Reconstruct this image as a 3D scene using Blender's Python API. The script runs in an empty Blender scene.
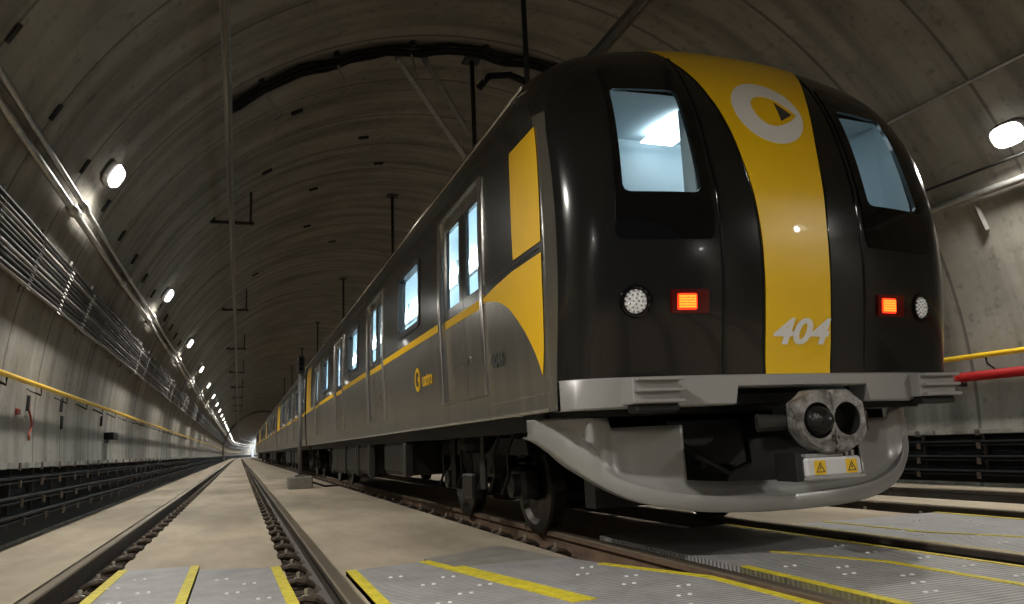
import bpy, math, random
from mathutils import Vector, Matrix
random.seed(4)
D = bpy.data; SC = bpy.context.scene; COL = SC.collection
PI = math.pi
H = 0.673      # eye height above rail head
XC = 3.04      # centre line of the occupied track, also of the tunnel
CZ, R = 1.12, 5.08
S0, RAD = 165.0, 850.0   # the tunnel runs straight to S0, then bends right

def lerp(x, xs, ys):
    if x <= xs[0]: return ys[0]
    for i in range(1, len(xs)):
        if x <= xs[i]:
            t = (x - xs[i-1]) / (xs[i] - xs[i-1]); return ys[i-1] + t * (ys[i] - ys[i-1])
    return ys[-1]
def spl(x, xs, ys):      # smooth interpolation (monotone-ish Hermite)
    n = len(xs)
    if x <= xs[0]: return ys[0]
    if x >= xs[-1]: return ys[-1]
    i = 0
    while x > xs[i+1]: i += 1
    d = [(ys[k+1]-ys[k])/(xs[k+1]-xs[k]) for k in range(n-1)]
    def m(k):
        if k == 0: return d[0]
        if k == n-1: return d[-1]
        if d[k-1]*d[k] <= 0: return 0.0
        return 2*d[k-1]*d[k]/(d[k-1]+d[k])
    h = xs[i+1]-xs[i]; t = (x-xs[i])/h
    return ((2*t**3-3*t**2+1)*ys[i] + (t**3-2*t**2+t)*h*m(i) + (-2*t**3+3*t**2)*ys[i+1] + (t**3-t**2)*h*m(i+1))
def path(x, s, z):
    if s <= S0: return (x, s, z)
    a = (s - S0) / RAD; cx = XC + RAD
    return (cx - (cx - x) * math.cos(a), S0 + (cx - x) * math.sin(a), z)

# ------------------------------------------------------------ materials
def mat(name, col, rough=0.6, metal=0.0, noise=0.0, nscale=3.0, bump=0.0, bscale=20.0, col2=None, emit=None, estr=0.0,
        coat=0.0, streak=None, spec=0.5, detail=6):
    m = D.materials.new(name); m.use_nodes = True
    nt = m.node_tree; b = nt.nodes['Principled BSDF']; L = nt.links
    b.inputs['Base Color'].default_value = (*col, 1); b.inputs['Roughness'].default_value = rough
    b.inputs['Metallic'].default_value = metal; b.inputs['Specular IOR Level'].default_value = spec
    if coat: b.inputs['Coat Weight'].default_value = coat; b.inputs['Coat Roughness'].default_value = 0.03
    tc = nt.nodes.new('ShaderNodeTexCoord')
    if noise:
        mp = nt.nodes.new('ShaderNodeMapping'); L.new(tc.outputs['Object'], mp.inputs[0])
        if streak: mp.inputs['Scale'].default_value = streak
        n = nt.nodes.new('ShaderNodeTexNoise'); n.inputs['Scale'].default_value = nscale; n.inputs['Detail'].default_value = detail
        n.inputs['Roughness'].default_value = .65
        L.new(mp.outputs[0], n.inputs['Vector'])
        cr = nt.nodes.new('ShaderNodeValToRGB'); L.new(n.outputs['Fac'], cr.inputs[0])
        c2 = col2 or tuple(c * (1 - noise) for c in col)
        cr.color_ramp.elements[0].position = .35; cr.color_ramp.elements[1].position = .65
        cr.color_ramp.elements[0].color = (*c2, 1); cr.color_ramp.elements[1].color = (*col, 1)
        L.new(cr.outputs[0], b.inputs['Base Color'])
    if bump:
        n2 = nt.nodes.new('ShaderNodeTexNoise'); n2.inputs['Scale'].default_value = bscale; n2.inputs['Detail'].default_value = 5
        L.new(tc.outputs['Object'], n2.inputs['Vector'])
        bp = nt.nodes.new('ShaderNodeBump'); bp.inputs['Strength'].default_value = bump; bp.inputs['Distance'].default_value = .02
        L.new(n2.outputs['Fac'], bp.inputs['Height']); L.new(bp.outputs[0], b.inputs['Normal'])
    if emit:
        b.inputs['Emission Color'].default_value = (*emit, 1); b.inputs['Emission Strength'].default_value = estr
    return m

def concrete(name, col, joints=True, damp=0.0):
    """segment concrete: blotches, vertical drip streaks, dark joint lines every ring"""
    m = mat(name, col, .85, noise=.3, nscale=.9, bump=.35, bscale=6)
    nt = m.node_tree; L = nt.links; b = nt.nodes['Principled BSDF']
    src = b.inputs['Base Color'].links[0].from_socket
    tc = nt.nodes.new('ShaderNodeTexCoord')
    mp = nt.nodes.new('ShaderNodeMapping'); mp.inputs['Scale'].default_value = (.25, 2.2, .12); L.new(tc.outputs['Object'], mp.inputs[0])
    n = nt.nodes.new('ShaderNodeTexNoise'); n.inputs['Scale'].default_value = 1.4; n.inputs['Detail'].default_value = 4
    L.new(mp.outputs[0], n.inputs['Vector'])
    cr = nt.nodes.new('ShaderNodeValToRGB'); L.new(n.outputs['Fac'], cr.inputs[0])
    cr.color_ramp.elements[0].position = .34; cr.color_ramp.elements[0].color = (.42, .41, .38, 1)
    cr.color_ramp.elements[1].position = .56; cr.color_ramp.elements[1].color = (1, 1, 1, 1)
    mx = nt.nodes.new('ShaderNodeMix'); mx.data_type = 'RGBA'; mx.blend_type = 'MULTIPLY'; mx.inputs[0].default_value = .75
    L.new(src, mx.inputs[6]); L.new(cr.outputs[0], mx.inputs[7]); out = mx.outputs[2]
    # small dark pits and marks
    v = nt.nodes.new('ShaderNodeTexNoise'); v.inputs['Scale'].default_value = 9; v.inputs['Detail'].default_value = 8; L.new(tc.outputs['Object'], v.inputs['Vector'])
    cr2 = nt.nodes.new('ShaderNodeValToRGB'); L.new(v.outputs['Fac'], cr2.inputs[0])
    cr2.color_ramp.elements[0].position = .3; cr2.color_ramp.elements[0].color = (.5, .5, .5, 1)
    cr2.color_ramp.elements[1].position = .42; cr2.color_ramp.elements[1].color = (1, 1, 1, 1)
    m2 = nt.nodes.new('ShaderNodeMix'); m2.data_type = 'RGBA'; m2.blend_type = 'MULTIPLY'; m2.inputs[0].default_value = .6
    L.new(out, m2.inputs[6]); L.new(cr2.outputs[0], m2.inputs[7]); out = m2.outputs[2]
    if joints:   # grime in the ring joints, 1.25 m apart, slightly wavering
        sp = nt.nodes.new('ShaderNodeSeparateXYZ'); L.new(tc.outputs['Object'], sp.inputs[0])
        def mth(op, a, bb=None):
            k = nt.nodes.new('ShaderNodeMath'); k.operation = op
            for i, q in enumerate((a, bb)):
                if q is None: continue
                if isinstance(q, (int, float)): k.inputs[i].default_value = q
                else: L.new(q, k.inputs[i])
            return k.outputs[0]
        f = mth('FRACT', mth('DIVIDE', mth('ADD', sp.outputs[1], 130 - 9.3 + .65), 1.3))
        d = mth('ABSOLUTE', mth('SUBTRACT', f, .5))
        w = mth('ADD', mth('MULTIPLY', n.outputs['Fac'], .022), .004)
        k = mth('LESS_THAN', d, w)
        m3 = nt.nodes.new('ShaderNodeMix'); m3.data_type = 'RGBA'; L.new(mth('MULTIPLY', k, .62), m3.inputs[0])
        L.new(out, m3.inputs[6]); m3.inputs[7].default_value = (.035, .032, .028, 1); out = m3.outputs[2]
    L.new(out, b.inputs['Base Color'])
    return m

M = {}
M['seg'] = concrete('segment_concrete', (.29, .27, .232))
M['slab'] = mat('slab_concrete', (.46, .385, .285), .85, noise=.3, nscale=1.6, bump=.3, bscale=14, streak=(1, .35, 1), col2=(.30, .25, .185))
M['trench'] = mat('trench_dirt', (.13, .105, .08), .95, noise=.5, nscale=8, bump=.4)
M['raildark'] = mat('rail_web', (.075, .062, .052), .65, .3, noise=.4, nscale=10)
M['railtop'] = mat('rail_head', (.30, .245, .18), .38, .75, noise=.3, nscale=6, streak=(1, .1, 1))
M['railrust'] = mat('rail_rust', (.20, .13, .085), .75, .2, noise=.5, nscale=9, streak=(1, .4, 1))
M['black'] = mat('black_rubber', (.008, .008, .008), .7, spec=.2)
M['tray'] = mat('tray_black', (.014, .0135, .013), .55, noise=.5, nscale=5)
M['galv'] = mat('galvanised', (.42, .41, .39), .38, .8, noise=.3, nscale=12)
M['galvdull'] = mat('galvanised_dull', (.26, .25, .235), .6, .3, noise=.3, nscale=12)
M['clip'] = mat('clip_iron', (.10, .075, .055), .7, .3, noise=.5, nscale=30)
M['bolt'] = mat('bolt_steel', (.48, .44, .38), .4, .7)
M['yellow'] = mat('train_yellow', (.95, .60, .003), .36, coat=.3)
M['yrail'] = mat('handrail_yellow', (.72, .46, .02), .4)
M['ypaint'] = mat('edge_yellow', (.72, .60, .035), .6, noise=.35, nscale=22, bump=.2)
M['yside'] = mat('side_yellow', (.80, .47, .004), .5, spec=.25)
M['red'] = mat('pipe_red', (.26, .006, .006), .6, spec=.2)
M['redcab'] = mat('cable_red', (.30, .05, .035), .5)
M['white'] = mat('decal_white', (.82, .82, .82), .45)
M['boxwhite'] = mat('box_white', (.62, .62, .64), .35)
M['dark'] = mat('decal_dark', (.045, .045, .045), .4)
M['warn'] = mat('warning_yellow', (.80, .50, .01), .5)
M['nose'] = mat('nose_gloss_charcoal', (.010, .0098, .0095), .17, spec=.38, coat=.15)
M['mask'] = mat('mask_gloss_black', (.003, .003, .003), .06)
M['cap'] = mat('roof_charcoal', (.022, .021, .02), .35)
M['skirt'] = mat('skirt_grey', (.32, .317, .31), .38, .35)
M['beam'] = mat('bumper_grey', (.31, .305, .30), .42, .3)
M['under'] = mat('underframe', (.010, .010, .010), .55, .2, noise=.5, nscale=6)
M['bogie'] = mat('bogie_iron', (.012, .011, .010), .42, .4, noise=.4, nscale=9)
M['undergrey'] = mat('box_panel_grey', (.045, .043, .04), .45, .4)
M['wheel'] = mat('wheel_steel', (.03, .027, .024), .4, .7)
M['steel'] = mat('brushed_steel', (.50, .475, .42), .24, .9, noise=.3, nscale=2.0, streak=(1, 5, .25), bump=.32, bscale=2.6)
M['steelbright'] = mat('bright_steel', (.62, .60, .57), .16, 1.0, bump=.1, bscale=4)
M['charcoal'] = mat('side_charcoal', (.052, .050, .046), .22, .55, coat=.25)
M['doorpaint'] = mat('door_charcoal', (.036, .035, .033), .2, .4)
M['lining'] = mat('interior_lining', (.62, .72, .76), .5)
M['frame'] = mat('window_rubber', (.012, .012, .012), .4)
M['seat'] = mat('interior_grey', (.30, .34, .37), .5)
M['tube'] = mat('interior_lamp', (1, 1, 1), .5, emit=(.80, .93, 1.0), estr=16)
M['cabtube'] = mat('cab_lamp', (1, 1, 1), .5, emit=(.80, .93, 1.0), estr=2.6)
M['lens'] = mat('wall_lamp_lens', (1, 1, 1), .5, emit=(1.0, .985, .94), estr=5)
M['led'] = mat('tail_led', (1, .1, .02), .5, emit=(1.0, .015, .004), estr=1.3)
M['ledhot'] = mat('tail_led_dots', (1, .5, .05), .5, emit=(1.0, .16, .012), estr=1.6)
M['redlens'] = mat('tail_housing_red', (.02, .0006, .0006), .15, emit=(1, .005, .005), estr=.02)
M['headlens'] = mat('headlight_lens', (.70, .70, .68), .25, .2, noise=.55, nscale=60, emit=(1, 1, .97), estr=.12, detail=2)
M['chrome'] = mat('chrome', (.7, .7, .7), .1, 1)
M['coupler'] = mat('coupler_worn', (.36, .35, .34), .5, .5, noise=.7, nscale=16, bump=.5, bscale=25, col2=(.10, .097, .092))
M['couplerdark'] = mat('coupler_greasy', (.02, .02, .02), .3, .4, noise=.5, nscale=18, bump=.5, bscale=30)
M['red_signal'] = mat('signal_head_black', (.02, .02, .02), .5)
M['post'] = mat('post_grey', (.16, .155, .145), .5, .3)
M['stationwall'] = mat('station_wall', (.62, .66, .70), .6)

def glass(name, tint, gloss=.12):
    m = D.materials.new(name); m.use_nodes = True; nt = m.node_tree; nt.nodes.clear(); L = nt.links
    o = nt.nodes.new('ShaderNodeOutputMaterial'); t = nt.nodes.new('ShaderNodeBsdfTransparent'); t.inputs[0].default_value = (*tint, 1)
    g = nt.nodes.new('ShaderNodeBsdfGlossy'); g.inputs['Roughness'].default_value = .02
    lw = nt.nodes.new('ShaderNodeLayerWeight'); lw.inputs[0].default_value = .5
    pw = nt.nodes.new('ShaderNodeMath'); pw.operation = 'POWER'; L.new(lw.outputs['Facing'], pw.inputs[0]); pw.inputs[1].default_value = 5
    fr = nt.nodes.new('ShaderNodeMath'); fr.operation = 'MULTIPLY_ADD'; L.new(pw.outputs[0], fr.inputs[0]); fr.inputs[1].default_value = .5; fr.inputs[2].default_value = .04
    mx = nt.nodes.new('ShaderNodeMixShader'); L.new(fr.outputs[0], mx.inputs[0]); L.new(t.outputs[0], mx.inputs[1]); L.new(g.outputs[0], mx.inputs[2])
    L.new(mx.outputs[0], o.inputs[0]); return m
M['glass'] = glass('window_glass', (.93, .97, .98))

def grating():
    m = mat('ribbed_panel', (.50, .49, .49), .55, .1, noise=.25, nscale=5)
    nt = m.node_tree; L = nt.links; b = nt.nodes['Principled BSDF']
    tc = nt.nodes.new('ShaderNodeTexCoord'); w = nt.nodes.new('ShaderNodeTexWave'); w.bands_direction = 'Y'
    w.inputs['Scale'].default_value = 8.5; w.inputs['Distortion'].default_value = 0; L.new(tc.outputs['Object'], w.inputs['Vector'])
    bp = nt.nodes.new('ShaderNodeBump'); bp.inputs['Strength'].default_value = .9; bp.inputs['Distance'].default_value = .012
    L.new(w.outputs['Fac'], bp.inputs['Height']); L.new(bp.outputs[0], b.inputs['Normal'])
    src = b.inputs['Base Color'].links[0].from_socket
    mx = nt.nodes.new('ShaderNodeMix'); mx.data_type = 'RGBA'; mx.blend_type = 'MULTIPLY'; mx.inputs[0].default_value = .45
    L.new(src, mx.inputs[6]); L.new(w.outputs['Color'], mx.inputs[7]); L.new(mx.outputs[2], b.inputs['Base Color'])
    return m
M['grate'] = grating()
M['gratedark'] = mat('worn_panel', (.27, .255, .225), .6, noise=.3, nscale=5, bump=.3)

# ------------------------------------------------------------ mesh builder
ORG = {}
class MB:
    def __init__(s): s.v = []; s.f = []; s.mi = []; s.cur = 0
    def add(s, vs, fs):
        o = len(s.v); s.v += [tuple(p) for p in vs]
        for f in fs: s.f.append([i + o for i in f]); s.mi.append(s.cur)
        return s
    def box(s, x0, x1, y0, y1, z0, z1, c=0.0):
        c = min(c, abs(x1-x0)*.4, abs(y1-y0)*.4, abs(z1-z0)*.4)
        if c <= 0:
            v = [(x, y, z) for z in (z0, z1) for x, y in ((x0, y0), (x1, y0), (x1, y1), (x0, y1))]
            return s.add(v, [(3,2,1,0),(4,5,6,7),(0,1,5,4),(1,2,6,5),(2,3,7,6),(3,0,4,7)])
        def ring(z, i):
            a, b, d, e = x0+i, x1-i, y0+i, y1-i
            return [(a+c,d,z),(b-c,d,z),(b,d+c,z),(b,e-c,z),(b-c,e,z),(a+c,e,z),(a,e-c,z),(a,d+c,z)]
        rs = [ring(z0, c*.6), ring(z0+c, 0), ring(z1-c, 0), ring(z1, c*.6)]
        v = [p for r in rs for p in r]; f = [tuple(range(7,-1,-1)), tuple(range(24,32))]
        for k in range(3):
            for j in range(8): f.append((k*8+j, k*8+(j+1)%8, (k+1)*8+(j+1)%8, (k+1)*8+j))
        return s.add(v, f)
    def tube(s, pts, r, n=8, cap=True):
        pts = [Vector(p) for p in pts]; rs = r if isinstance(r, (list, tuple)) else [r]*len(pts)
        v = []; f = []; up = None
        for i, p in enumerate(pts):
            d = (pts[min(i+1, len(pts)-1)] - pts[max(i-1, 0)])
            if d.length < 1e-9: d = Vector((0, 1, 0))
            d.normalize()
            if up is None: up = Vector((0,0,1)) if abs(d.z) < .9 else Vector((1,0,0))
            a = d.cross(up).normalized(); b = a.cross(d).normalized(); up = b
            for j in range(n):
                t = 2*PI*j/n; v.append(p + (a*math.cos(t) + b*math.sin(t))*rs[i])
        for i in range(len(pts)-1):
            for j in range(n): f.append((i*n+j, i*n+(j+1)%n, (i+1)*n+(j+1)%n, (i+1)*n+j))
        if cap: f.append(tuple(range(n-1,-1,-1))); f.append(tuple(range((len(pts)-1)*n, len(pts)*n)))
        return s.add(v, f)
    def grid(s, rows, skip=None, close=False):
        n = len(rows[0]); v = [p for r in rows for p in r]; f = []
        for i in range(len(rows)-1):
            for j in range(n-1 + (1 if close else 0)):
                if skip and skip(i, j): continue
                f.append((i*n+j, i*n+(j+1)%n, (i+1)*n+(j+1)%n, (i+1)*n+j))
        return s.add(v, f)
    def prism(s, poly, fn0, fn1):   # poly of 2-D points, fn maps them to both faces
        n = len(poly); v = [fn0(*p) for p in poly] + [fn1(*p) for p in poly]
        f = [tuple(range(n)), tuple(range(2*n-1, n-1, -1))] + [(i, i+n, (i+1)%n+n, (i+1)%n) for i in range(n)]
        return s.add(v, f)
    def lathe(s, prof, c, axis='Y', n=24):   # prof: (radius, offset along axis)
        rows = []
        for r, o in prof:
            row = []
            for j in range(n):
                a = 2*PI*j/n; p, q = r*math.cos(a), r*math.sin(a)
                row.append({'Y': (c[0]+p, c[1]+o, c[2]+q), 'X': (c[0]+o, c[1]+p, c[2]+q), 'Z': (c[0]+p, c[1]+q, c[2]+o)}[axis])
            rows.append(row)
        return s.grid(rows, close=True)
    def build(s, name, mt, parent=None, smooth=False, loc=None, angle=None):
        me = D.meshes.new(name)
        org = Vector(ORG[parent.name]) if parent else Vector(loc or (0,0,0))
        me.from_pydata([tuple(Vector(p)-org) for p in s.v], [], s.f); me.validate()
        for m_ in (mt if isinstance(mt, (list, tuple)) else [mt]): me.materials.append(m_)
        if isinstance(mt, (list, tuple)) and len(me.polygons) == len(s.mi):
            for p, k in zip(me.polygons, s.mi): p.material_index = k
        if smooth:
            for p in me.polygons: p.use_smooth = True
            if angle:
                try: me.set_sharp_from_angle(angle=math.radians(angle))
                except Exception: pass
        o = D.objects.new(name, me); COL.objects.link(o)
        if parent: o.parent = parent; ORG[o.name] = ORG[parent.name]
        else: o.location = org; ORG[o.name] = tuple(org)
        return o
def solid(o, t, off=-1):
    m = o.modifiers.new('thick', 'SOLIDIFY'); m.thickness = t; m.offset = off; return o
def tag(o, label, cat, group=None, kind=None):
    o['label'] = label; o['category'] = cat
    if group: o['group'] = group
    if kind: o['kind'] = kind
    return o
def struct(o): o['kind'] = 'structure'; return o
def empty(name, loc, label, cat, group=None):
    o = D.objects.new(name, None); o.empty_display_size = .1; COL.objects.link(o); o.location = loc; ORG[o.name] = tuple(loc)
    return tag(o, label, cat, group)
def copy_tree(o, parent=None):
    c = o.copy(); COL.objects.link(c)
    if parent: c.parent = parent
    for ch in list(o.children): copy_tree(ch, c)
    return c
ORD = ['nearest','second nearest','third','fourth','fifth','sixth','seventh','eighth','ninth','tenth','eleventh','twelfth','thirteenth','fourteenth','fifteenth','sixteenth','seventeenth','eighteenth','nineteenth','twentieth']

# ------------------------------------------------------------ tunnel shell
def wallpt(ratio, left=True, inset=0.0):     # point of the lining seen at a given rise per metre sideways
    r = R - inset; sg = -1 if left else 1
    A = 1 + ratio*ratio; B = -2*(sg*XC) - 2*ratio*(CZ-H); C_ = XC*XC + (CZ-H)**2 - r*r
    a = (-B + math.sqrt(B*B - 4*A*C_)) / (2*A)
    return sg*a, H + ratio*a
def angpt(t, inset=0.0): return XC + (R-inset)*math.cos(t), CZ + (R-inset)*math.sin(t)
T_R = math.asin((-.3-CZ)/R); T_L = PI - T_R
ss = []
y = -9.8
while y < 165: ss.append(y); y += 2.5
while y < 318: ss.append(y); y += 3.0
def arc(t0, t1, n, name, m, rr=0.0):
    rows = []
    for s_ in ss: rows.append([path(*[(a, s_, b) for a, b in (angpt(t0+(t1-t0)*k/n, rr),)][0]) for k in range(n+1)])
    return struct(MB().grid(rows).build(name, m, smooth=True))
tl, tr = math.radians(132), math.radians(48)
arc(T_L, tl, 26, 'wall_left', M['seg']); arc(tl, tr, 30, 'ceiling', M['seg']); arc(tr, T_R, 26, 'wall_right', M['seg'])
# rear bulkhead far behind the camera and station end far ahead
mb = MB(); n = 40
mb.add([path(*(angpt(T_R+(T_L-T_R)*k/n)[0], 315, angpt(T_R+(T_L-T_R)*k/n)[1])) for k in range(n+1)], [tuple(range(n+1))])
struct(mb.build('wall_end', M['stationwall']))
# lighter lining rib where the bore narrows
mb = MB()
rows = []
for s_, i_ in ((104.0, -.02), (104.0, .22), (106.5, .22), (106.5, -.02)):
    rows.append([(angpt(T_R+(T_L-T_R)*k/60, i_)[0], s_, angpt(T_R+(T_L-T_R)*k/60, i_)[1]) for k in range(61)])
mb.grid(rows); struct(mb.build('trim_1', M['seg'], smooth=False))
mb = MB(); rows = []
for s_, i_ in ((262, -.02), (262, .35), (266, .35), (266, -.02)):
    rows.append([path(angpt(T_R+(T_L-T_R)*k/60, i_)[0], s_, angpt(T_R+(T_L-T_R)*k/60, i_)[1]) for k in range(61)])
mb.grid(rows); struct(mb.build('trim_2', M['stationwall']))

# floor slab profile
prof = [(-2.25,-.03),(-1.075,-.02),(-1.065,-.17),(-.80,-.17),(-.79,-.10),(.30,-.10),(.32,-.17),(.575,-.17),(.585,-.045),(1.98,-.05),(2.02,-.17),
        (2.50,-.17),(2.52,-.08),(3.56,-.08),(3.58,-.17),(3.86,-.17),(3.88,-.05),(5.30,-.05),(5.33,-.17),(5.75,-.17),(5.77,-.09),(6.88,-.09),(6.90,-.17),(7.22,-.17),(7.24,-.04),(8.35,-.04)]
rows = [[path(x, s_, z) for x, z in prof] for s_ in ss]
struct(MB().grid(rows).build('floor', M['slab']))

# ------------------------------------------------------------ rails
RP = [(-.07,-.165),(.07,-.165),(.07,-.152),(.014,-.13),(.010,-.045),(.034,-.036),(.035,-.008),(.026,0),(-.026,0),(-.035,-.008),(-.034,-.036),(-.010,-.045),(-.014,-.13),(-.07,-.152)]
rs_ = [-9.5, 0, 3, 6, 12, 25, 50, 90, 130, 165] + [168 + 4*i for i in range(30)]
for i, (x, lab) in enumerate((
    (-.995, 'worn steel rail at the far left, lying flush against the left slab'),
    (.510, 'bare steel rail of the empty track, the one running just left of the signal post'),
    (2.2875, 'brown rusty rail under the near left side of the train'),
    (3.7925, 'dark rail under the right side of the train nose'),
    (5.5775, 'dark rail of the track beyond the train, nearest to the train'),
    (7.0825, 'dark rail of the track beyond the train, nearest to the right wall'))):
    mb = MB(); rows = []
    for s_ in rs_: rows.append([path(x+a, s_, b) for a, b in RP])
    o_ = len(RP)
    for k in range(len(rows)-1): pass
    v = [p for r in rows for p in r]
    f = []; mi = []
    for k in range(len(rows)-1):
        for j in range(o_):
            f.append((k*o_+j, k*o_+(j+1)%o_, (k+1)*o_+(j+1)%o_, (k+1)*o_+j)); mi.append(1 if 6 <= j <= 8 else (2 if 4 <= j <= 5 or j >= 9 and j <= 10 else 0))
    f.append(tuple(range(o_))); mi.append(0)
    mb.v = v; mb.f = f; mb.mi = mi
    tag(mb.build('rail', [M['railrust'] if i == 2 else M['raildark'], M['railtop'], M['raildark'] if i != 2 else M['railrust']]), lab, 'rail', 'rails of the three tracks')

# ------------------------------------------------------------ rail fasteners
def fastener(detail, parent=None):
    a = MB().box(-.13,.10,-.10,.10,-.17,-.135,.01)
    a.box(-.10,.02,-.055,.055,-.135,-.115,.008)
    b = MB()
    for sy in (-1, 1):   # sprung clip: two bent arms
        b.tube([(-.07,sy*.02,-.115),(-.09,sy*.05,-.085),(-.05,sy*.075,-.075),(0,sy*.07,-.085),(.055,sy*.045,-.12)], .017, 6)
    b.box(-.075,.01,-.03,.03,-.125,-.085,.01)
    c = MB().lathe([(0,.0),(.026,0),(.026,.018),(.012,.02),(.012,.05),(0,.05)], (-.035,0,-.088), 'Z', 8)
    return a, b, c
def proto(name, sgn, loc, label, group):
    root = empty(name, loc, label, 'rail fastener', group)
    for mb_, nm, m_ in zip(fastener(1), ('base_plate','spring_clip','bolt'), ('clip','clip','bolt')):
        mb_.v = [(x*sgn + loc[0], y+loc[1], z+loc[2]) for x, y, z in mb_.v]
        if sgn < 0: mb_.f = [list(reversed(f)) for f in mb_.f]
        mb_.build(nm, M[m_], root)
    return root
def simple(name, sgn, loc, label, group):
    mb_ = MB(); a, b, c = fastener(0)
    for q, k in ((a, 0), (b, 0), (c, 1)):
        mb_.cur = k; mb_.add(q.v, q.f)
    mb_.v = [(x*sgn + loc[0], y+loc[1], z+loc[2]) for x, y, z in mb_.v]
    if sgn < 0: mb_.f = [list(reversed(f)) for f in mb_.f]
    return tag(mb_.build(name, [M['clip'], M['bolt']], loc=loc), label, 'rail fastener', group)
rows_f = [(-.995+.125, -1, 3.26, 78, 'rusty rail fastener on the right side of the leftmost rail', 'fasteners along the leftmost rail'),
          (.510-.125, 1, 3.16, 78, 'rusty rail fastener on the left side of the bare rail left of the signal post', 'fasteners along the rail beside the signal post'),
          (2.2875-.125, 1, 5.25, 66, 'rusty rail fastener on the slab edge below the near side of the train', 'fasteners along the rail under the train'),
          (2.2875+.125, -1, 3.0, 8, 'dark rail fastener on the inner side of the left rail in front of the train', 'fasteners inside the train rail'),
          (5.5775-.125, 1, 3.3, 14, 'dark rail fastener on the near side of the rail beyond the train', 'fasteners along the rail beyond the train')]
for x, sg, y0, n, lab, grp in rows_f:
    p = proto('rail_fastener', sg, (x, y0, 0), lab, grp); q = None
    for k in range(1, n):
        yy = y0 + .62*k
        if yy < 16: c = copy_tree(p)
        elif q is None: q = simple('rail_fastener', sg, (x, yy, 0), lab, grp); continue
        else: c = q.copy(); COL.objects.link(c)
        c.location = (x, yy, 0); 
mb = MB()
for x, sg, y0, n, lab, grp in rows_f[:3]:
    k = n
    while y0 + .62*k < 150:
        yy = y0+.62*k; mb.box(x-.11, x+.11, yy-.09, yy+.09, -.17, -.09, .01); k += 1
tag(mb.build('distant_rail_fasteners', M['clip']), 'rows of tiny dark fasteners along the rails toward the far end', 'rail fastener', kind='stuff')

# ------------------------------------------------------------ ribbed crossing panels
def panel(poly, zt, edges, label, m='grate', bolts=()):
    """poly: corners in plan, anticlockwise; edges: list of (i, width) sides painted yellow"""
    cx = sum(p[0] for p in poly)/len(poly); cy = sum(p[1] for p in poly)/len(poly)
    root = empty('crossing_panel', (cx, cy, zt-.03), label, 'floor panel', 'ribbed crossing panels in front of the train')
    MB().prism(poly, lambda a, b: (a, b, zt-.03), lambda a, b: (a, b, zt)).build('ribbed_plate', M[m], root)
    for i, w in edges:
        a = Vector(poly[i]); b = Vector(poly[(i+1) % len(poly)]); d = (b-a).normalized(); nn = Vector((-d.y, d.x))*w
        MB().prism([tuple(a), tuple(b), tuple(b+nn), tuple(a+nn)], lambda p, q: (p, q, zt-.028), lambda p, q: (p, q, zt+.004)).build('yellow_edge', M['ypaint'], root)
    for bx, by in bolts:
        for dx in (-.028, .028): MB().lathe([(0,.006),(.010,.005),(.011,0)], (bx+dx, by, zt), 'Z', 8).build('fixing_screw', M['white'], root)
def bl(x0, x1, y0, y1, n):
    rr = random.Random(int(x0*100+y0*10)); return [(x0+.1+(x1-x0-.2)*((k*.37+.2) % 1), y0+.15+(y1-y0-.3)*(k+.5)/n) for k in range(n)]
panel([(-.84,2.0),(-.245,2.0),(-.245,5.95),(-.76,6.05)], -.065, [(1,.055),(3,.06)], 'left ribbed panel between the rails of the empty track', bolts=bl(-.8,-.3,3.6,5.8,7))
panel([(-.235,2.0),(.34,2.0),(.27,5.55),(-.235,5.75)], -.068, [(1,.06)], 'right ribbed panel between the rails of the empty track', bolts=bl(-.2,.25,3.6,5.5,6))
panel([(.60,2.0),(1.62,2.0),(1.45,3.25),(1.12,4.85),(.60,4.75)], -.02, [(2,.07),(4,.06)], 'ribbed panel just right of the bare rail, in front of the signal post', bolts=bl(.7,1.3,3.3,4.6,6))
panel([(1.63,2.0),(2.235,2.0),(2.235,3.45),(1.97,4.15),(1.87,4.50),(1.20,4.52),(1.46,3.25)], -.022, [(1,.05),(2,.05),(5,.05)], 'light ribbed panel left of the train rail, bordered by bent yellow lines', bolts=bl(1.6,2.1,2.7,4.3,7))
panel([(1.21,4.53),(1.87,4.51),(1.74,5.35),(1.12,5.0)], -.028, [], 'dark worn panel beside the train rail, just behind the light one', m='gratedark')
panel([(2.46,2.0),(3.20,2.0),(3.22,3.3),(2.98,3.95),(2.92,5.3),(2.50,5.3),(2.50,3.6)], -.02, [(2,.04),(1,.045),(6,.05)], 'ribbed panel between the train rails, left half in front of the nose', bolts=bl(2.6,3.1,2.4,3.7,6))
panel([(3.21,2.0),(3.60,2.0),(3.60,5.3),(2.93,5.3),(2.99,3.95),(3.23,3.3)], -.022, [(1,.035)], 'ribbed panel between the train rails, right half in front of the nose', bolts=bl(3.25,3.55,2.4,4.2,5))
panel([(3.89,2.0),(4.56,2.0),(4.52,3.5),(4.25,4.15),(4.20,4.95),(3.89,4.95)], -.02, [(5,.04),(2,.04)], 'ribbed panel right of the train, nearest to the train', bolts=bl(3.95,4.4,2.9,4.5,5))
panel([(4.57,2.0),(5.32,2.0),(5.32,4.9),(4.21,4.95),(4.26,4.15),(4.53,3.5)], -.022, [(3,.04),(1,.05)], 'ribbed panel right of the train, on the far side next to the dark rail', bolts=bl(4.6,5.2,3.2,4.8,6))

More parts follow.
